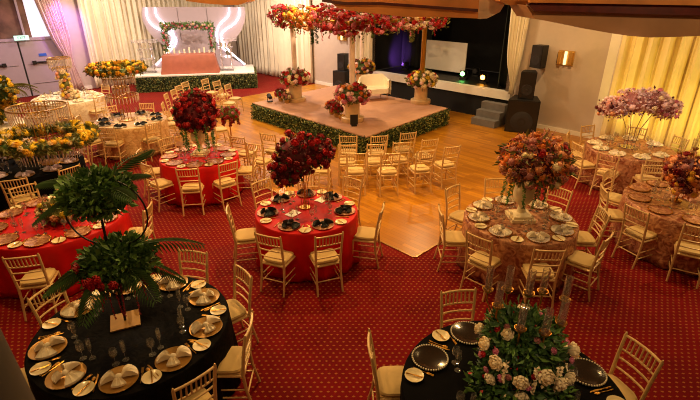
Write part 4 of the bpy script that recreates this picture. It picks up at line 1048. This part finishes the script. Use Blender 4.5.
speaker('subwoofer', sp, 0.013, (.85, .75, .92), R(-22), 'large black subwoofer on the dance floor beside the stage steps')
speaker('loudspeaker', (5.0, 13.3), .935, (.42, .42, .74), R(-22), 'black loudspeaker standing on the large subwoofer')
speaker('wall_loudspeaker', (5.26, 13.42), 1.75, (.36, .3, .6), R(-58), 'black loudspeaker bracketed to the wall above the subwoofer', True)
speaker('subwoofer', (-.25, 18.5), 0.013, (.6, .6, .86), R(-35), 'black subwoofer at the far end of the stage behind the canopy')
speaker('loudspeaker', (-.25, 18.5), .875, (.34, .34, .62), R(-35), 'black loudspeaker on the subwoofer behind the canopy')
def sconce(x, z, label, f_=BW):
    p = f_(x, .002); r = empty('wall_sconce', (p[0], p[1], z), R(-45) if f_ is BW else R(45), label, 'wall lamp')
    mb = MB(); mb.box((0, -.02, 0), (.42, .04, .38)); mb.build('back_plate', 'sconce', r, smooth=False)
    mb = MB(); mb.box((-.15, -.07, 0), (.08, .1, .32)); mb.box((.15, -.07, 0), (.08, .1, .32)); mb.build('side_wing', 'sconce', r, smooth=False)
    mb = MB(); mb.tube([(0, -.07, -.17), (0, -.07, .17)], .035, 10); mb.build('glass_tube', 'sconcel', r)
    mb = MB(); mb.box((-.2, -.06, 0), (.015, .1, .3)); mb.build('end_cap', 'black', r, smooth=False)
sconce(5.87, 2.05, 'square brass wall lamp near the gold drapes'); sconce(-.28, 2.08, 'square brass wall lamp behind the canopy flowers')
r_ = (-5.4, 20.0)
p = BW(-5.35, .002); sconce(-5.15, 2.0, 'square brass wall lamp to the side of the round backdrop')
# steps
r = empty('stage_steps', (4.22, 13.9, .013), R(-45), 'grey carpeted three-step stairs up to the stage', 'steps')
for k in range(3):
    mb = MB(); mb.box((0, -.25 + .25 * k + .0, (.2 + .2 * k) / 2), (.78, .25, .2 + .2 * k)); mb.build('step', 'steps', r, smooth=False)
# screen
r = empty('projection_screen', (3.45, 17.55, SZ - .02), R(-45), 'pale rectangular projection screen standing on the black stage', 'screen')
mb = MB(); mb.box((0, 0, .62), (1.75, .03, 1.02)); mb.build('screen_surface', 'screen', r, smooth=False)
for x in (-.7, .7): mb = MB(); mb.tube([(x, .03, 0), (x, .03, .5)], .015, 6); mb.box((x, .03, .012), (.06, .4, .024)); mb.build('leg', 'black', r, smooth=False)
def stage_light(px, py, k, lens, label, es, h=.35, colr=None, power=0):
    q = hit(px, py, 1, 1, k); r = empty('stage_light', (q[0], q[1], SZ - .02), R(-40), label, 'stage light')
    mb = MB(); mb.box((0, 0, .03), (.24, .2, .06)); mb.box((-.13, 0, .16), (.02, .05, .26)); mb.box((.13, 0, .16), (.02, .05, .26)); mb.build('yoke', 'black', r, smooth=False)
    mb = MB(); mb.tube([(0, .12, h * .6), (0, -.12, h * .55)], [.08, .1], 16); mb.build('lamp_head', 'black', r)
    mb = MB(); mb.tube([(0, -.121, h * .55), (0, -.135, h * .55)], .075, 16); mb.build('lens', lens, r)
    return q
q1 = stage_light(464, 75, 20.4, 'lampg', 'stage light glowing green below the screen corner', 20)
q2 = stage_light(484, 79, 20.2, 'lampo', 'stage light glowing amber beside the screen', 60)
stage_light(476, 74, 21.5, 'dark', 'unlit moving head lamp behind the green and amber stage lights', 0)
stage_light(405, 73, 20.6, 'dark', 'unlit stage light at the far end of the stage near purple glow', 0)
# exit sign
p = LW(-12.03, .14); r = empty('exit_sign', (p[0], p[1], 2.12), R(45), 'small pale green lit exit sign on the door lintel', 'sign')
mb = MB(); mb.box((0, 0, 0), (.46, .05, .16)); mb.build('sign_box', 'exit', r, smooth=False)
cu = bpy.data.curves.new('lettering', 'FONT'); cu.body = 'EXIT'; cu.size = .13; cu.align_x = 'CENTER'; cu.align_y = 'CENTER'; cu.extrude = .002; cu.materials.append(M['exitg'])
t0 = bpy.data.objects.new('lettering_curve', cu); lm = bpy.data.meshes.new_from_object(t0); bpy.data.objects.remove(t0)
tx = bpy.data.objects.new('lettering', lm); col.objects.link(tx); tx.parent = r; tx.location = (0, -.028, 0); tx.rotation_euler = (R(90), 0, 0)
# grey balcony post close to the camera
mb = MB()
def ray(px, py, t):
    u = (px - 350) / F; v = (py - 200) / F; return Vector((u * t, (CP - v * SP) * t, CAMH - (SP + v * CP) * t))
mb.tube([(-.49, .69, .0), (-.885, .69, WALLH)], .075, 28)
o = mb.build('balcony_post', 'post'); tag(o, 'blurred grey post close by at the edge of the balcony', 'post')

# ================================================================= LIGHTS
def area(x, y, z, size, power, c, rot=(0, 0, 0), nm='ceiling_or_fill_lamp', sp=None):
    l = bpy.data.lights.new(nm, 'AREA'); l.shape = 'DISK'; l.size = size; l.energy = power; l.color = c
    if sp: l.spread = R(sp)
    o = bpy.data.objects.new(nm, l); col.objects.link(o); o.location = (x, y, z); o.rotation_euler = rot; return o
def spot(x, y, z, tgt, power, c, ang=60, blend=.6, rad=.1):
    l = bpy.data.lights.new('spot_or_fill_lamp', 'SPOT'); l.energy = power; l.color = c; l.spot_size = R(ang); l.spot_blend = blend; l.shadow_soft_size = rad
    o = bpy.data.objects.new('spot_or_fill_lamp', l); col.objects.link(o); o.location = (x, y, z); o.rotation_euler = (Vector(tgt) - Vector((x, y, z))).to_track_quat('-Z', 'Y').to_euler(); return o
WARM = (1, .60, .22); WARM2 = (1, .68, .33); PINK = (1, .75, .56)
for x, y, p_, c_ in ((-3.2, 3.6, 55, WARM), (-1.6, .9, 30, WARM), (1.2, .9, 26, WARM), (.8, 3.6, 16, WARM), (3.6, 3.8, 24, WARM), (-5.6, 6.6, 130, WARM), (-.9, 6.6, 150, WARM), (3.0, 6.6, 80, WARM), (6.4, 6.2, 120, WARM2),  # the two nearest the camera are added fill for the flower fronts
                     (-3.2, 9.6, 190, WARM), (.9, 9.6, 240, WARM), (4.4, 10.6, 170, WARM), (-6.2, 12.0, 250, WARM2), (-1.2, 13.4, 240, WARM2), (2.4, 14.0, 120, WARM2), (-9.4, 14.2, 260, PINK), (-5.9, 17.2, 230, PINK), (-2.8, 18.9, 420, PINK), (-8.9, 18.2, 200, PINK), (8.2, 8.6, 90, WARM2)):  # the lamp before the back drapes is added to brighten them
    area(x, y, WALLH - .12, .22, p_ * 1.25, c_)
# coloured uplighters and spots, plus pale and pink fill spots added overhead
spot(7.6, 8.7, .25, (8.6, 10.4, 2.2), 300, (1, .74, .1), 130, .9)
spot(6.2, 10.8, .25, (7.8, 11.2, 2.4), 150, (1, .74, .1), 120, .9)
spot(9.4, 7.6, .25, (10.2, 8.8, 2.4), 300, (1, .74, .1), 130, .9)
spot(-9.8, 18.0, 3.9, (-10.95, 19.05, 2.3), 650, (.55, .18, 1), 55, 1.0)
spot(-11.6, 16.2, 4.2, (-12.2, 17.8, 1.0), 160, (.9, .45, 1), 80, .9)
spot(-4.5, 15.5, 4.5, tuple(HP(180, 66, kp - 1.6)), 160, (.9, .15, .8), 10, .5)
spot(1.9, 18.3, 1.1, (2.0, 19.6, 1.5), 260, (.4, .12, 1), 90, .8)
spot(.9, .5, 4.3, (1.4, 2.9, 1.15), 130, (1, .72, .45), 17, .8)  # unseen spot added to brighten the white roses
spot(3.6, 7.3, 4.4, (5.8, 9.3, 1.65), 210, (1, .76, .72), 24, .8)  # added overhead fill that lifts the pink blossom cloud
spot(-5.6, 17.6, 4.5, (-3.2, 12.6, 0), 1100, (1, .88, .84), 30, .9)  # extra spot standing in for pale glare on the dance floor
spot(1.3, 8.0, 4.4, (5.4, 8.3, .3), 180, (1, .45, .75), 16, .6)  # pink spot added from above to tint the table cloth
spot(2.2, 15.3, 1.0, (2.2, 14.6, 2.2), 40, (.7, 1, .1), 70, .8)
W = bpy.data.worlds.new('world'); bpy.context.scene.world = W; W.use_nodes = True
W.node_tree.nodes['Background'].inputs[0].default_value = (1, .7, .45, 1); W.node_tree.nodes['Background'].inputs[1].default_value = .05

# ================================================================= CAMERA
cd = bpy.data.cameras.new('camera'); cam = bpy.data.objects.new('camera', cd); col.objects.link(cam)
cd.sensor_width = 36; cd.lens = F / 700 * 36; cd.clip_start = .05; cam.location = (0, 0, CAMH); cam.rotation_euler = (PI / 2 - PITCH, 0, 0)
cd.dof.use_dof = True; cd.dof.focus_distance = 7.0; cd.dof.aperture_fstop = 8.0
sc = bpy.context.scene; sc.camera = cam
sc.cycles.filter_width = 1.05
sc.view_settings.view_transform = 'Standard'; sc.view_settings.look = 'None'; sc.view_settings.gamma = 1; sc.view_settings.exposure = -0.82; sc.view_settings.use_curve_mapping = False
